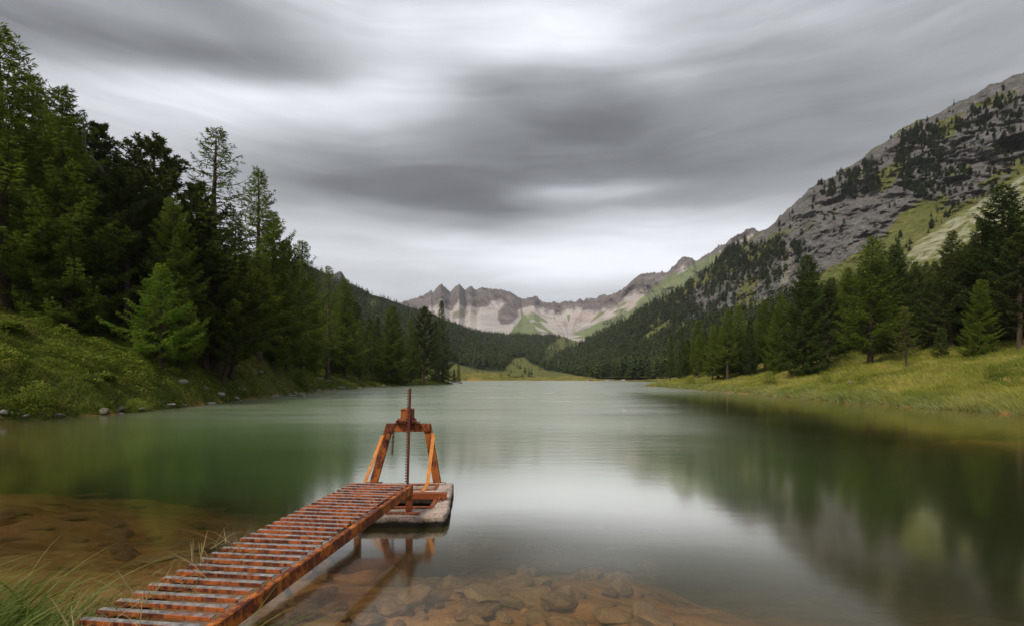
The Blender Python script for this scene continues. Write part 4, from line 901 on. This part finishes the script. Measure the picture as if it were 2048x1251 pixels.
# hand placed stones seen through the clear water: px,py on the bed, half width px, label
def bed_point(px, py):
    u = (px - 1024) / F; v = (755 - py) / F; y = EYE / -v
    for _ in range(12):
        zb = float(ground_z(np.array([u * y]), np.array([y]))[0]); y = (EYE - zb) / -v
    return u * y, y, zb
SUBL = [(905, 1120, 26, 'submerged brown stone with a pointed top, farthest of the clear ones'), (870, 1152, 24, 'small flat submerged stone left of the big leaning slabs'), (903, 1168, 34, 'submerged slab behind the large rounded boulder'),
        (855, 1205, 46, 'wide low submerged slab beside the walkway reflection'), (943, 1185, 40, 'large rounded submerged boulder leaning to the right'), (938, 1222, 30, 'submerged wedge-shaped stone near the bottom edge, under the rounded boulder'),
        (1010, 1152, 26, 'squarish submerged stone right of the leaning boulder'), (1012, 1188, 24, 'short upright submerged stone beneath the thin red streak'), (1050, 1175, 44, 'broad dark submerged slab with a curved upper rim'), (1122, 1192, 38, 'long flat-topped submerged block on the right of the stone field'),
        (1085, 1238, 48, 'big pale submerged stone cut by the bottom edge'), (1095, 1215, 14, 'small pale cornered stone under the flat-topped block'), (980, 1093, 34, 'greenish submerged boulder in deeper water'), (1090, 1100, 28, 'round green submerged boulder in deeper water, right of the others'),
        (760, 1123, 26, 'submerged stone lying in the reflection of the hoist legs'), (780, 1222, 40, 'flat submerged slab at the bottom edge near the walkway'), (400, 1092, 46, 'large pale brown submerged slab just left of the walkway'), (235, 1075, 40, 'tilted submerged slab left of the walkway slab'), (255, 1110, 32, 'low submerged stone beside the tall waterside grass')]
for i, (px, py, hw, lab) in enumerate(SUBL):
    x, y, zb = bed_point(px, py); s = hw / F * y * 1.3; o = link('submerged_stone', SUBM[i % 10], loc=(x, y, min(zb + s * .06, -.05 - s * .5)))
    o.scale = (s, s * .9, s * .75); o.rotation_euler = (R(rg.uniform(-12, 12)), R(rg.uniform(-14, 14)), rg.uniform(0, 6.28)); tag(o, lab, 'stone', 'stones on the lake bed')
r = random.Random(9)
for i in range(170):
    px = r.uniform(560, 1330); py = r.uniform(1060, 1262) if r.random() < .8 else r.uniform(1050, 1120)
    x, y, zb = bed_point(px, py); s = (.05 + .26 * r.random() ** 1.6) * (1.1 if px < 1250 else .9); o = link('submerged_stone', SUBM[r.randrange(10)], loc=(x, y, zb + s * .12))
    o.scale = (s, s * r.uniform(.7, 1), s * .8); o.rotation_euler = (R(r.uniform(-20, 20)), R(r.uniform(-20, 20)), r.uniform(0, 6.28))
    tag(o, 'smaller brown stone strewn over the lake bed in the shallows', 'stone', 'small stones on the lake bed in front')
for i in range(40):
    px = r.uniform(-20, 480); py = r.uniform(985, 1130); x, y, zb = bed_point(px, py); s = r.uniform(.10, .42) * y / 7
    o = link('submerged_stone', SUBM[r.randrange(10)], loc=(x, y, min(zb - s * .02, -.06 - s * .26))); o.scale = (s * 1.3, s * r.uniform(.5, .8), s * .45); o.rotation_euler = (R(r.uniform(-10, 10)), R(r.uniform(-10, 10)), R(r.uniform(-5, 45)))
    tag(o, 'low slab of stone on the orange lake bed left of the walkway', 'stone', 'slabs on the lake bed at left')
# shore stones
SHL = [(433, 803, 24, 'largest pale grey rock at the left waterline, below the leaning pine stems'), (322, 813, 16, 'flat grey rock at the left waterline below the small bright larch'), (408, 806, 12, 'small rock just left of the largest waterline rock'),
       (562, 788, 14, 'whitish flat rock at the waterline below the sandy hump'), (640, 778, 12, 'pale rock at the waterline under the small cone tree'), (622, 770, 9, 'pale rock set in the bank above the waterline, right of the hump'), (604, 738, 16, 'broad rock showing through the sandy hump'),
       (6, 842, 14, 'rock at the waterline cut by the left edge'), (918, 766, 8, 'small dark rock off the tip of the left bank'), (365, 757, 16, 'pale flat rock in the grass behind the small bright larch'), (240, 826, 12, 'low stone at the waterline under the herb slope'),
       (1790, 722, 14, 'half-buried pale rock in the golden meadow'), (1700, 712, 8, 'small pale stone beside the half-buried rock'), (520, 792, 9, 'small pale waterline rock left of the whitish flat one'), (486, 797, 8, 'dark low rock between the largest rock and the small pale one'), (655, 778, 9, 'last pale rock in the row under the cone tree')]
for i, (px, py, hw, lab) in enumerate(SHL):
    if i in (5, 6, 9, 11, 12): Yd = {5: 66, 6: 50, 9: 33, 11: 44, 12: 47}[i]
    else: Yd = EYE / ((py - 755) / F)
    x = at(px, Yd); g = float(ground_z(np.array([x]), np.array([float(Yd)]))[0]); s = hw / F * Yd
    o = link('shore_rock', SHR[i % 6], loc=(x, Yd, max(g, -.05) + s * .10)); o.scale = (s, s * .8, s * .85); o.rotation_euler = (R(rg.uniform(-10, 10)), R(rg.uniform(-8, 8)), R(rg.uniform(-25, 25)))
    tag(o, lab, 'rock', 'rocks along the banks')
for i in range(46):
    k = r.random(); Yd = 21 * (110 / 21) ** k; xs = np.interp(Yd, [p[1] for p in SHORE[:11]], [p[0] for p in SHORE[:11]])
    x = xs + r.uniform(-.5, .2); xx = np.linspace(x - 3, x + 3, 60); dd = shore_d(xx, np.full(60, Yd)); x = float(xx[np.argmin(np.abs(dd - r.uniform(-.1, .15)))])
    g = float(ground_z(np.array([x]), np.array([Yd]))[0]); s = r.uniform(.12, .45) * (1 + Yd / 120)
    o = link('shore_rock', SHR[r.randrange(6)], loc=(x, Yd, max(g, -.04) + s * .1)); o.scale = (s, s * .8, s * .7); o.rotation_euler = (0, 0, r.uniform(0, 6.28))
    tag(o, 'little grey stone in the broken row along the left waterline', 'rock', 'little stones along the left waterline')
for i, (px, hw) in enumerate(((1218, 15), (1246, 12), (1318, 10), (1338, 8), (1272, 8), (1182, 8))):
    ya = np.arange(120., 400., .5); da_ = shore_d((px - 1024) / F * ya, ya); ins = np.where(da_ < 0)[0]; Yd = float(ya[ins[-1]]) + 1.0 if len(ins) else 200.; x = at(px, Yd); s = hw / F * Yd * .9; g = float(ground_z(np.array([x]), np.array([float(Yd)]))[0])
    o = link('shore_rock', SHR[i], loc=(x, Yd, max(g, 0) + s * .05)); o.scale = (s, s * .7, s * .5)
    tag(o, 'pale rock on the far right shore below the dense conifers', 'rock', 'pale rocks on the far right shore')

# ------------------------------------------------------------------ ironwork helpers
def box_bm(bm, p0, p1, wdt, thk, up=Vector((0, 0, 1)), bev=.004):
    """bar from p0 to p1; wdt across, thk along 'up'"""
    p0, p1 = Vector(p0), Vector(p1); d = (p1 - p0); ln = d.length; d.normalize(); s = d.cross(up).normalized(); u = s.cross(d).normalized()
    mt = Matrix((( s.x, d.x, u.x, 0), (s.y, d.y, u.y, 0), (s.z, d.z, u.z, 0), (0, 0, 0, 1)))
    mt.translation = (p0 + p1) / 2
    r = bmesh.ops.create_cube(bm, size=1, matrix=mt @ Matrix.Diagonal((wdt, ln, thk, 1)))
    if bev: bmesh.ops.bevel(bm, geom=list({e for v in r['verts'] for e in v.link_edges}), offset=bev, segments=2, profile=.5, affect='EDGES')
def bm_obj(name, bm, mats, parent=None, smooth=False):
    me = bpy.data.meshes.new(name); bmesh.ops.recalc_face_normals(bm, faces=bm.faces); bm.to_mesh(me); bm.free()
    for m in (mats if isinstance(mats, (list, tuple)) else [mats]): me.materials.append(m)
    if smooth: me.polygons.foreach_set('use_smooth', [True] * len(me.polygons))
    return link(name, me, parent)
def empty(name, loc): o = bpy.data.objects.new(name, None); C.objects.link(o); o.location = loc; o.empty_display_size = .2; return o

# ------------------------------------------------------------------ walkway
FL = Vector((-2.03, 6.30, .470)); BACK = Vector((-.1255, -.992, -.0148)); RIGHT = Vector((.992, -.1255, 0)); W_ = .735; PITCH = .1155
walk = tag(empty('walkway', (0, 0, 0)), 'rusty orange iron walkway of bare rungs leading out to the sluice', 'walkway')
NR = 38
# rail: channel with a flat top flange
for sd, nm in ((0, 'left'), (1, 'right')):
    off = .075 if sd == 0 else W_ + .030
    a = FL + RIGHT * off - BACK * .055; b_end = FL + RIGHT * off + BACK * (PITCH * NR)
    bm = bmesh.new(); dn = Vector((0, 0, -.062))
    sgn = -1 if sd == 0 else 1
    box_bm(bm, a + dn - Vector((0, 0, .004 * (sd == 0))) + RIGHT * .022 * sgn, b_end + dn - Vector((0, 0, .004 * (sd == 0))) + RIGHT * .022 * sgn, .011, .098)
    box_bm(bm, a + Vector((0, 0, -.0175)) - RIGHT * .005 * sgn, b_end + Vector((0, 0, -.0175)) - RIGHT * .005 * sgn, .040, .011)
    box_bm(bm, a + Vector((0, 0, -.105)) - RIGHT * .005 * sgn, b_end + Vector((0, 0, -.105)) - RIGHT * .005 * sgn, .040, .010)
    bm_obj('rail', bm, M_RAIL, walk)
rr_ = random.Random(3)
for k in range(NR):
    p = FL + BACK * (PITCH * k) + Vector((0, 0, rr_.uniform(-.002, .002))); tw = rr_.uniform(-.003, .003)
    a = p + RIGHT * .0 ; b = p + RIGHT * W_ + BACK * tw
    bm = bmesh.new()
    box_bm(bm, a + Vector((0, 0, .004)), b + Vector((0, 0, .004)), .044, .007, bev=.002)                 # worn tread
    for f_ in bm.faces: f_.material_index = 1
    n0 = len(bm.faces)
    box_bm(bm, a + BACK * .0235 + Vector((0, 0, -.0035)), b + BACK * .0235 + Vector((0, 0, -.0035)), .006, .026, bev=.0015)   # front leg of the angle
    bm_obj('rung', bm, [M_RUNG, M_WORN], walk)
for sd in (0, 1):                                           # end posts standing on the slab
    p = FL + RIGHT * (.075 if sd == 0 else W_ + .015) - BACK * .030; bm = bmesh.new()
    box_bm(bm, (p.x, p.y, .148), (p.x, p.y, p.z - .002), .075, .075, Vector((0, 1, 0))); bm_obj('post', bm, M_RUSTD, walk)
p = FL + RIGHT * (W_ * .5) - BACK * .030; bm = bmesh.new()
q = FL + RIGHT * (W_ * .82) + Vector((0, -.02, 0)); a = FL + RIGHT * .2
box_bm(bm, (q.x - .12, q.y - .06, .1455), (q.x + .30, q.y - .09, .1455), .10, .010, bev=.002); bm_obj('base_plate', bm, M_RUSTD, walk)
bm = bmesh.new()
for dx in (.02, .13):
    bmesh.ops.create_cone(bm, cap_ends=True, segments=6, radius1=.015, radius2=.013, depth=.018, matrix=Matrix.Translation((q.x - .08 + dx, q.y - .066, .159)))
bm_obj('bolt', bm, M_WORN, walk)

# ------------------------------------------------------------------ concrete platform with its openings
SX = [-2.47, -1.90, -1.50, -1.17, -1.04, -.93]; SY = [6.02, 6.38, 6.92, 7.42, 7.74, 7.95]
def slab():
    xs = [-2.47, -2.30, -2.1, -1.92, -1.70, -1.50, -1.33, -1.17, -1.05, -.93]; ys = [6.02, 6.2, 6.38, 6.65, 6.92, 7.17, 7.42, 7.74, 7.95]
    def hole(i, j):
        cx, cy = (xs[i] + xs[i + 1]) / 2, (ys[j] + ys[j + 1]) / 2
        return (-1.92 < cx < -1.05 and 6.38 < cy < 6.92) or (-1.92 < cx < -1.17 and 7.42 < cy < 7.74)
    bm = bmesh.new(); vt = {}; vb = {}; top, bot = .14, -.75
    def g(d, i, j, z):
        if (i, j) not in d:
            x, y_ = xs[i], ys[j]
            if x > -1.0: x += .15 * (7.95 - y_) / 1.93
            if i == len(xs) - 1 and j == 0: x -= .06; y_ += .03
            d[(i, j)] = bm.verts.new((x, y_, z))
        return d[(i, j)]
    nx, ny = len(xs) - 1, len(ys) - 1; solid = lambda i, j: 0 <= i < nx and 0 <= j < ny and not hole(i, j)
    for i in range(nx):
        for j in range(ny):
            if not solid(i, j): continue
            t4 = [g(vt, i, j, top), g(vt, i + 1, j, top), g(vt, i + 1, j + 1, top), g(vt, i, j + 1, top)]
            b4 = [g(vb, i, j, bot), g(vb, i + 1, j, bot), g(vb, i + 1, j + 1, bot), g(vb, i, j + 1, bot)]
            bm.faces.new(t4); bm.faces.new(b4[::-1])
            for (di, dj), (p_, q_) in (((0, -1), (0, 1)), ((1, 0), (1, 2)), ((0, 1), (2, 3)), ((-1, 0), (3, 0))):
                if not solid(i + di, j + dj): bm.faces.new([t4[q_], t4[p_], b4[p_], b4[q_]])
    bmesh.ops.recalc_face_normals(bm, faces=bm.faces)
    bmesh.ops.dissolve_limit(bm, angle_limit=.01, verts=bm.verts, edges=bm.edges)
    ed = [e_ for e_ in bm.edges if len(e_.link_faces) == 2 and e_.calc_face_angle(0) > 1 and e_.verts[0].co.z > -.7]
    outer = [e_ for e_ in ed if all(v.co.x > -1.0 or abs(v.co.x + 2.47) < .01 or abs(v.co.y - 6.02) < .01 or abs(v.co.y - 7.95) < .01 for v in e_.verts)]
    bmesh.ops.bevel(bm, geom=outer, offset=.038, segments=4, profile=.5, affect='EDGES')
    bmesh.ops.triangulate(bm, faces=bm.faces)
    for _ in range(5):
        long_ = [e_ for e_ in bm.edges if e_.calc_length() > .05 and max(v.co.z for v in e_.verts) > -.15]
        if not long_: break
        bmesh.ops.subdivide_edges(bm, edges=long_, cuts=1); bmesh.ops.triangulate(bm, faces=[f for f in bm.faces if len(f.verts) > 3])
    bm.normal_update(); co = np.array([v.co[:] for v in bm.verts])
    n = (fbm(co[:, 0] * 14 + co[:, 2] * 9, co[:, 1] * 14 + co[:, 2] * 7, 3, 7) - .5) * .016
    edge = (fbm(co[:, 0] * 5 + 3, co[:, 1] * 5 + co[:, 2] * 6, 3, 8) - .5) * .035 * (np.abs(co[:, 2] - .14) > .02)
    for v, a, b in zip(bm.verts, n, edge): v.co += v.normal * float(a + b)
    return bm
plat = tag(empty('concrete_platform', (-1.7, 6.98, 0)), 'weathered square concrete slab rising from the water, carrying the sluice hoist', 'platform')
o = bm_obj('slab', slab(), M_CONC, plat, True); o.location = (1.7, -6.98, 0)
def prt(name, bm, mat, par, base, smooth=False):
    o = bm_obj(name, bm, mat, par, smooth); o.location = -Vector(base); return o
PB = (-1.7, 6.98, 0)
bm = bmesh.new()
for a, b in (((-1.95, 6.365, .150), (-1.02, 6.365, .150)), ((-1.95, 6.935, .150), (-1.02, 6.935, .150)), ((-1.035, 6.40, .1495), (-1.035, 6.90, .1495))):
    box_bm(bm, a, b, .05, .012, bev=.002)
prt('opening_frame', bm, M_RUSTD, plat, PB)
bm = bmesh.new()
for a, b in (((-1.90, 7.405, .150), (-1.14, 7.405, .150)), ((-1.90, 7.755, .150), (-1.14, 7.755, .150)), ((-1.155, 7.43, .1495), (-1.155, 7.73, .1495))):
    box_bm(bm, a, b, .045, .012, bev=.002)
prt('opening_frame', bm, M_RUSTD, plat, PB)
bm = bmesh.new(); box_bm(bm, (-1.91, 6.50, .10), (-1.056, 6.50, .10), .055, .060, bev=.003); prt('cross_bar', bm, M_RUSTD, plat, PB)

# ------------------------------------------------------------------ sluice hoist
HB = (-1.67, 7.85, .14); hoist = tag(empty('sluice_hoist', HB), 'rusty orange A-shaped iron sluice hoist with a toothed lifting rack', 'sluice hoist')
def P_(px, py, d): return Vector((at(px, d), d, EYE + (755 - py) / F * d))
def leg(pf, pt, in_sign):
    """U-channel leg: wide face towards the camera with two flanges going back"""
    bm = bmesh.new(); d = (pt - pf).normalized(); nrm = Vector((0, 1, 0)); s = d.cross(nrm).normalized()
    box_bm(bm, pf, pt, .118, .010, nrm, .003)
    for sg in (-1, 1):
        box_bm(bm, pf + s * sg * .0545 + Vector((0, .036, 0)), pt + s * sg * .0545 + Vector((0, .036, 0)), .009, .060, nrm, .002)
    return bm
lf, lt = P_(746.5, 963, 7.85), P_(779.5, 848, 7.85); rf, rt = P_(874, 963, 7.85), P_(853.5, 848, 7.85); lf.z = rf.z = .152
prt('leg', leg(lf, lt, 1), M_RUST, hoist, HB); prt('leg', leg(rf, rt, -1), M_RUST, hoist, HB)
for p in (lf, rf):
    bm = bmesh.new(); box_bm(bm, (p.x - .12, p.y + .01, .1475), (p.x + .13, p.y + .01, .1475), .15, .013, bev=.002); prt('foot_plate', bm, M_CONC if p is rf else M_RUSTD, hoist, HB)
bm = bmesh.new(); a, b = P_(773.5, 854.5, 7.845), P_(860, 854.5, 7.845)
box_bm(bm, a + Vector((0, -.010, 0)), b + Vector((0, -.010, 0)), .012, .128, bev=.003)
for z_ in (-.060, .060): box_bm(bm, a + Vector((0, .034, z_)), b + Vector((0, .034, z_)), .075, .010, bev=.002)
prt('crossbeam', bm, M_RUST, hoist, HB)
# rack with teeth
rb, rtop = P_(813.5, 966, 7.74), P_(820.3, 775.5, 7.74); rb.z = -.35
bm = bmesh.new(); dirr = (rtop - rb).normalized(); nrm = Vector((0, 1, 0)); s = dirr.cross(nrm).normalized()
if s.x > 0: s = -s                                            # towards the left
box_bm(bm, rb, rtop, .034, .028, nrm, .002); Lr = (rtop - rb).length; k = 0.55
while k < Lr - .012:
    c = rb + dirr * k; box_bm(bm, c + s * .012, c + s * .042, .019, .028, nrm, .002); k += .044
prt('toothed_rack', bm, M_RACK, hoist, HB)
# gear housing
c = P_(815, 829, 7.85); bm = bmesh.new()
box_bm(bm, (c.x - .090, c.y, c.z + .000), (c.x + .092, c.y, c.z + .000), .16, .185, bev=.006)
box_bm(bm, (c.x - .093, c.y + .055, c.z + .004), (c.x + .095, c.y + .055, c.z + .004), .045, .198, bev=.004)
box_bm(bm, (c.x - .096, c.y - .004, c.z + .090), (c.x - .030, c.y - .004, c.z + .090), .178, .012, bev=.003)
box_bm(bm, (c.x + .020, c.y - .004, c.z + .090), (c.x + .098, c.y - .004, c.z + .090), .178, .012, bev=.003)
hous = prt('gear_housing', bm, M_RUST, hoist, HB)
bm = bmesh.new(); zb_ = 1.098
box_bm(bm, (c.x - .17, c.y - .01, zb_ + .006), (c.x + .19, c.y - .01, zb_ + .006), .17, .014, bev=.003); prt('bed_plate', bm, M_RUSTD, hoist, HB)
def gear(rad, wd, teeth):
    bm = bmesh.new(); v0, v1 = [], []
    for i in range(teeth * 4):
        a = i * 2 * math.pi / (teeth * 4); q = rad * (1.0 if i % 4 < 2 else .82); v0.append(bm.verts.new((math.cos(a) * q, -wd / 2, math.sin(a) * q))); v1.append(bm.verts.new((math.cos(a) * q, wd / 2, math.sin(a) * q)))
    bm.faces.new(v0); bm.faces.new(v1[::-1]); n = len(v0)
    for i in range(n): bm.faces.new((v0[(i + 1) % n], v0[i], v1[i], v1[(i + 1) % n]))
    return bm
for gx_, gz_, rr2, dy in ((-.115, .035, .040, -.05), (.118, .032, .038, -.05), (-.10, .045, .032, .03), (.10, .040, .034, .04)):
    b2 = gear(rr2, .028, 10); bmesh.ops.translate(b2, verts=b2.verts, vec=(c.x + gx_, c.y + dy, zb_ + gz_)); prt('gear_wheel', b2, M_RUSTD, hoist, HB)
bm = bmesh.new(); bmesh.ops.create_cone(bm, cap_ends=True, segments=14, radius1=.013, radius2=.013, depth=.31, matrix=Matrix.Translation((c.x, c.y - .088, zb_ + .032)) @ Matrix.Rotation(R(90), 4, 'Y')); prt('shaft', bm, M_RACK, hoist, HB)
# ring of rusty flakes and bolts round the housing foot
bm = bmesh.new(); rq = random.Random(4)
for i in range(34):
    x_ = c.x + rq.uniform(-.15, .17); h_ = .03 * (1 - abs(x_ - c.x) / .2); mt = Matrix.Translation((x_, c.y - .085 + rq.uniform(-.02, .02), zb_ + .012 + rq.uniform(0, h_))) @ Matrix.Rotation(rq.uniform(0, 3), 4, Vector((rq.random(), rq.random(), rq.random())))
    bmesh.ops.create_cube(bm, size=1, matrix=mt @ Matrix.Diagonal((rq.uniform(.012, .028), rq.uniform(.008, .02), rq.uniform(.005, .018), 1)))
tag(prt('rust_scale', bm, M_RACK, hoist, HB), kind='stuff')
# braces, flat bar: bent at the foot
def flat_strip(pts, wdir, wdt, thk):
    bm = bmesh.new(); rows = []; pts = [Vector(p) for p in pts]; wd = Vector(wdir).normalized()
    for i, p in enumerate(pts):
        tg = (pts[min(i + 1, len(pts) - 1)] - pts[max(i - 1, 0)]).normalized(); n = wd.cross(tg).normalized()
        rows.append([bm.verts.new(p + wd * sx_ * wdt / 2 + n * sy_ * thk / 2) for sx_, sy_ in ((-1, -1), (1, -1), (1, 1), (-1, 1))])
    for a, b in zip(rows, rows[1:]):
        for i in range(4): bm.faces.new((a[i], a[(i + 1) % 4], b[(i + 1) % 4], b[i]))
    bm.faces.new(rows[0]); bm.faces.new(rows[-1][::-1]); return bm
lt_, lb_ = P_(765, 870, 7.80), P_(722, 984, 7.10)
prt('brace', flat_strip([lt_, lt_.lerp(lb_, .5), lb_.lerp(lt_, .06), lb_ + Vector((-.01, -.07, -.055))], (1, 0, 0), .048, .010), M_BRACE, hoist, HB)
rt_, rb2 = P_(866.5, 872, 7.79), P_(855, 965, 6.98)
pts = [rt_ + Vector((-.01, .02, .05)), rt_, rt_.lerp(rb2, .35), rt_.lerp(rb2, .7), rb2, rb2 + Vector((-.03, -.04, -.07)), P_(844, 981.5, 6.86)]
prt('brace', flat_strip(pts, (1, .12, 0), .052, .010), M_BRACE, hoist, HB)
# horizontal channel on stub legs
bm = bmesh.new(); box_bm(bm, (-1.95, 6.84, .232), (-.885, 6.82, .232), .075, .012, bev=.002); box_bm(bm, (-1.95, 6.800, .196), (-.885, 6.780, .196), .010, .080, bev=.002); box_bm(bm, (-1.95, 6.84, .160), (-.885, 6.82, .160), .075, .010, bev=.002)
prt('base_channel', bm, M_RUSTD, hoist, HB)
bm = bmesh.new(); box_bm(bm, (-.975, 6.70, .12), (-.975, 6.70, .185), .022, .03, Vector((0, 1, 0)), .002); box_bm(bm, (-.975, 6.70, .185), (-.975, 6.80, .185), .022, .008, bev=.001); prt('stub_leg', bm, M_RUSTD, hoist, HB)
# chain
cp = P_(787.5, 862, 7.78); chain = tag(empty('chain', cp), 'short rusty chain hanging from the left end of the hoist crossbeam', 'chain')
def link_me():
    bm = bmesh.new(); pts = []; n = 16
    for i in range(n):
        a = 2 * math.pi * i / n; pts.append(Vector((math.cos(a) * .0125, 0, math.sin(a) * .0125 + (.012 if math.sin(a) > 0 else -.012))))
    rows = []
    for i in range(n):
        tg = (pts[(i + 1) % n] - pts[i - 1]).normalized(); n1_ = Vector((0, 1, 0)); n2_ = tg.cross(n1_)
        rows.append([bm.verts.new(pts[i] + (n1_ * math.cos(b) + n2_ * math.sin(b)) * .0072) for b in [k * 2 * math.pi / 7 for k in range(7)]])
    for i in range(n):
        a, b = rows[i], rows[(i + 1) % n]
        for k in range(7): bm.faces.new((a[k], a[(k + 1) % 7], b[(k + 1) % 7], b[k]))
    me = bpy.data.meshes.new('chain_link'); bmesh.ops.recalc_face_normals(bm, faces=bm.faces); bm.to_mesh(me); bm.free(); me.materials.append(M_RACK)
    me.polygons.foreach_set('use_smooth', [True] * len(me.polygons)); return me
lm = link_me()
for i in range(10):
    o = link('chain_link', lm, chain, (-.004 * i * .5, -.028 + .0, -.012 - .037 * i)); o.rotation_euler = (0, R(2), R(15 if i % 2 == 0 else 100))
for i in range(5):                                          # coil thrown over the beam end
    o = link('chain_link', lm, chain, (-.02 + .022 * i, -.040, .02 + .035 * i)); o.rotation_euler = (R(30 * i), R(50), R(40 * i))

# ------------------------------------------------------------------ foreground grass at the near shore
def near_ok(x, y, d_): return d_ > -.25
r = np.random.default_rng(120)
n = 3000; px = r.uniform(-260, 470, n); y = 2.6 + 2.9 * r.random(n); x = (px - 1024) / F * y; d_ = shore_d(x, y)
lim = np.interp(px, [-260, 0, 200, 330, 400, 470], [4.15, 3.95, 3.75, 3.55, 3.3, 3.1]) - .5 * r.random(n) ** 2; m = (y < lim) & (d_ > -.4)
x, y, px = x[m], y[m], px[m]; z = ground_z(x, y); z = np.maximum(z, -.12)
onwalk = ((x - FL.x) * RIGHT.x + (y - FL.y) * RIGHT.y); hh = r.uniform(.16, .62, len(x)); hh = np.where((onwalk > -.12) & (onwalk < .82), hh * .45, hh)
v1, f1, t1 = blades(np.stack([x, y, z - .03], 1), hh, r.uniform(.005, .016, len(x)), r.uniform(.05, .6, len(x)), r.normal(.15, .7, len(x)), r.uniform(.3, 1.25, len(x)), 121, 7, np.clip(r.normal(.48, .2, len(x)), 0, 1))
tag(link('foreground_grass', np_mesh('foreground_grass', v1, f1, [M_TUFT], attrs={'tint': t1}, smooth=True)), 'long wind-bent grass at the near shore beside the walkway', 'grass', kind='stuff')
# right of the walkway foot, a few blades
n = 300; px = r.uniform(430, 640, n); y = r.uniform(2.6, 3.55, n); x = (px - 1024) / F * y; z = np.maximum(ground_z(x, y), -.1)
v1, f1, t1 = blades(np.stack([x, y, z], 1), r.uniform(.15, .36, n), r.uniform(.004, .008, n), r.uniform(.05, .5, n), r.normal(.1, .6, n), r.uniform(.4, 1.2, n), 122, 7, np.clip(r.normal(.55, .2, n), 0, 1))
tag(link('near_edge_grass', np_mesh('near_edge_grass', v1, f1, [M_TUFT], attrs={'tint': t1}, smooth=True)), 'thin grass tufts at the near waterline right of the walkway', 'grass', kind='stuff')
# dry broken stalks lying over the near rungs
n = 150; k = r.uniform(19, 31, n); s_ = r.uniform(-.15, .34, n); s_ = np.where(k > 25, s_ + r.uniform(0, .25, n), s_)
base = np.array(FL)[None] + np.array(BACK)[None] * (PITCH * k)[:, None] + np.array(RIGHT)[None] * s_[:, None]; base[:, 2] += .012
v1, f1, t1 = blades(base, r.uniform(.06, .20, n), r.uniform(.005, .009, n), r.uniform(.6, 1.8, n), r.uniform(0, 6.28, n), r.uniform(-.2, .8, n), 123, 4)
hz = v1[:, 2]; v1[:, 2] = np.minimum(hz, np.repeat(base[:, 2], 10) + .12)
tag(link('dry_straw_litter', np_mesh('dry_straw', v1, f1, [M_STRAW], attrs={'tint': t1})), 'broken dry stalks strewn over the near rungs', 'litter', kind='stuff')

# ------------------------------------------------------------------ air
hz_m = bpy.data.materials.new('haze_air'); hz_m.use_nodes = True; ht = hz_m.node_tree; ht.nodes.clear()
pv = ht.nodes.new('ShaderNodeVolumePrincipled'); pv.inputs['Density'].default_value = .00009; pv.inputs['Color'].default_value = (.86, .90, .95, 1); pv.inputs['Anisotropy'].default_value = .1
ho = ht.nodes.new('ShaderNodeOutputMaterial'); ht.links.new(pv.outputs[0], ho.inputs['Volume'])
bm = bmesh.new(); bmesh.ops.create_cube(bm, size=1, matrix=Matrix.Translation((0, 1900, 390)) @ Matrix.Diagonal((6200, 4600, 1200, 1)))
tag(bm_obj('haze', bm, hz_m), 'thin pale mountain air fading the far peaks', 'haze', kind='stuff')
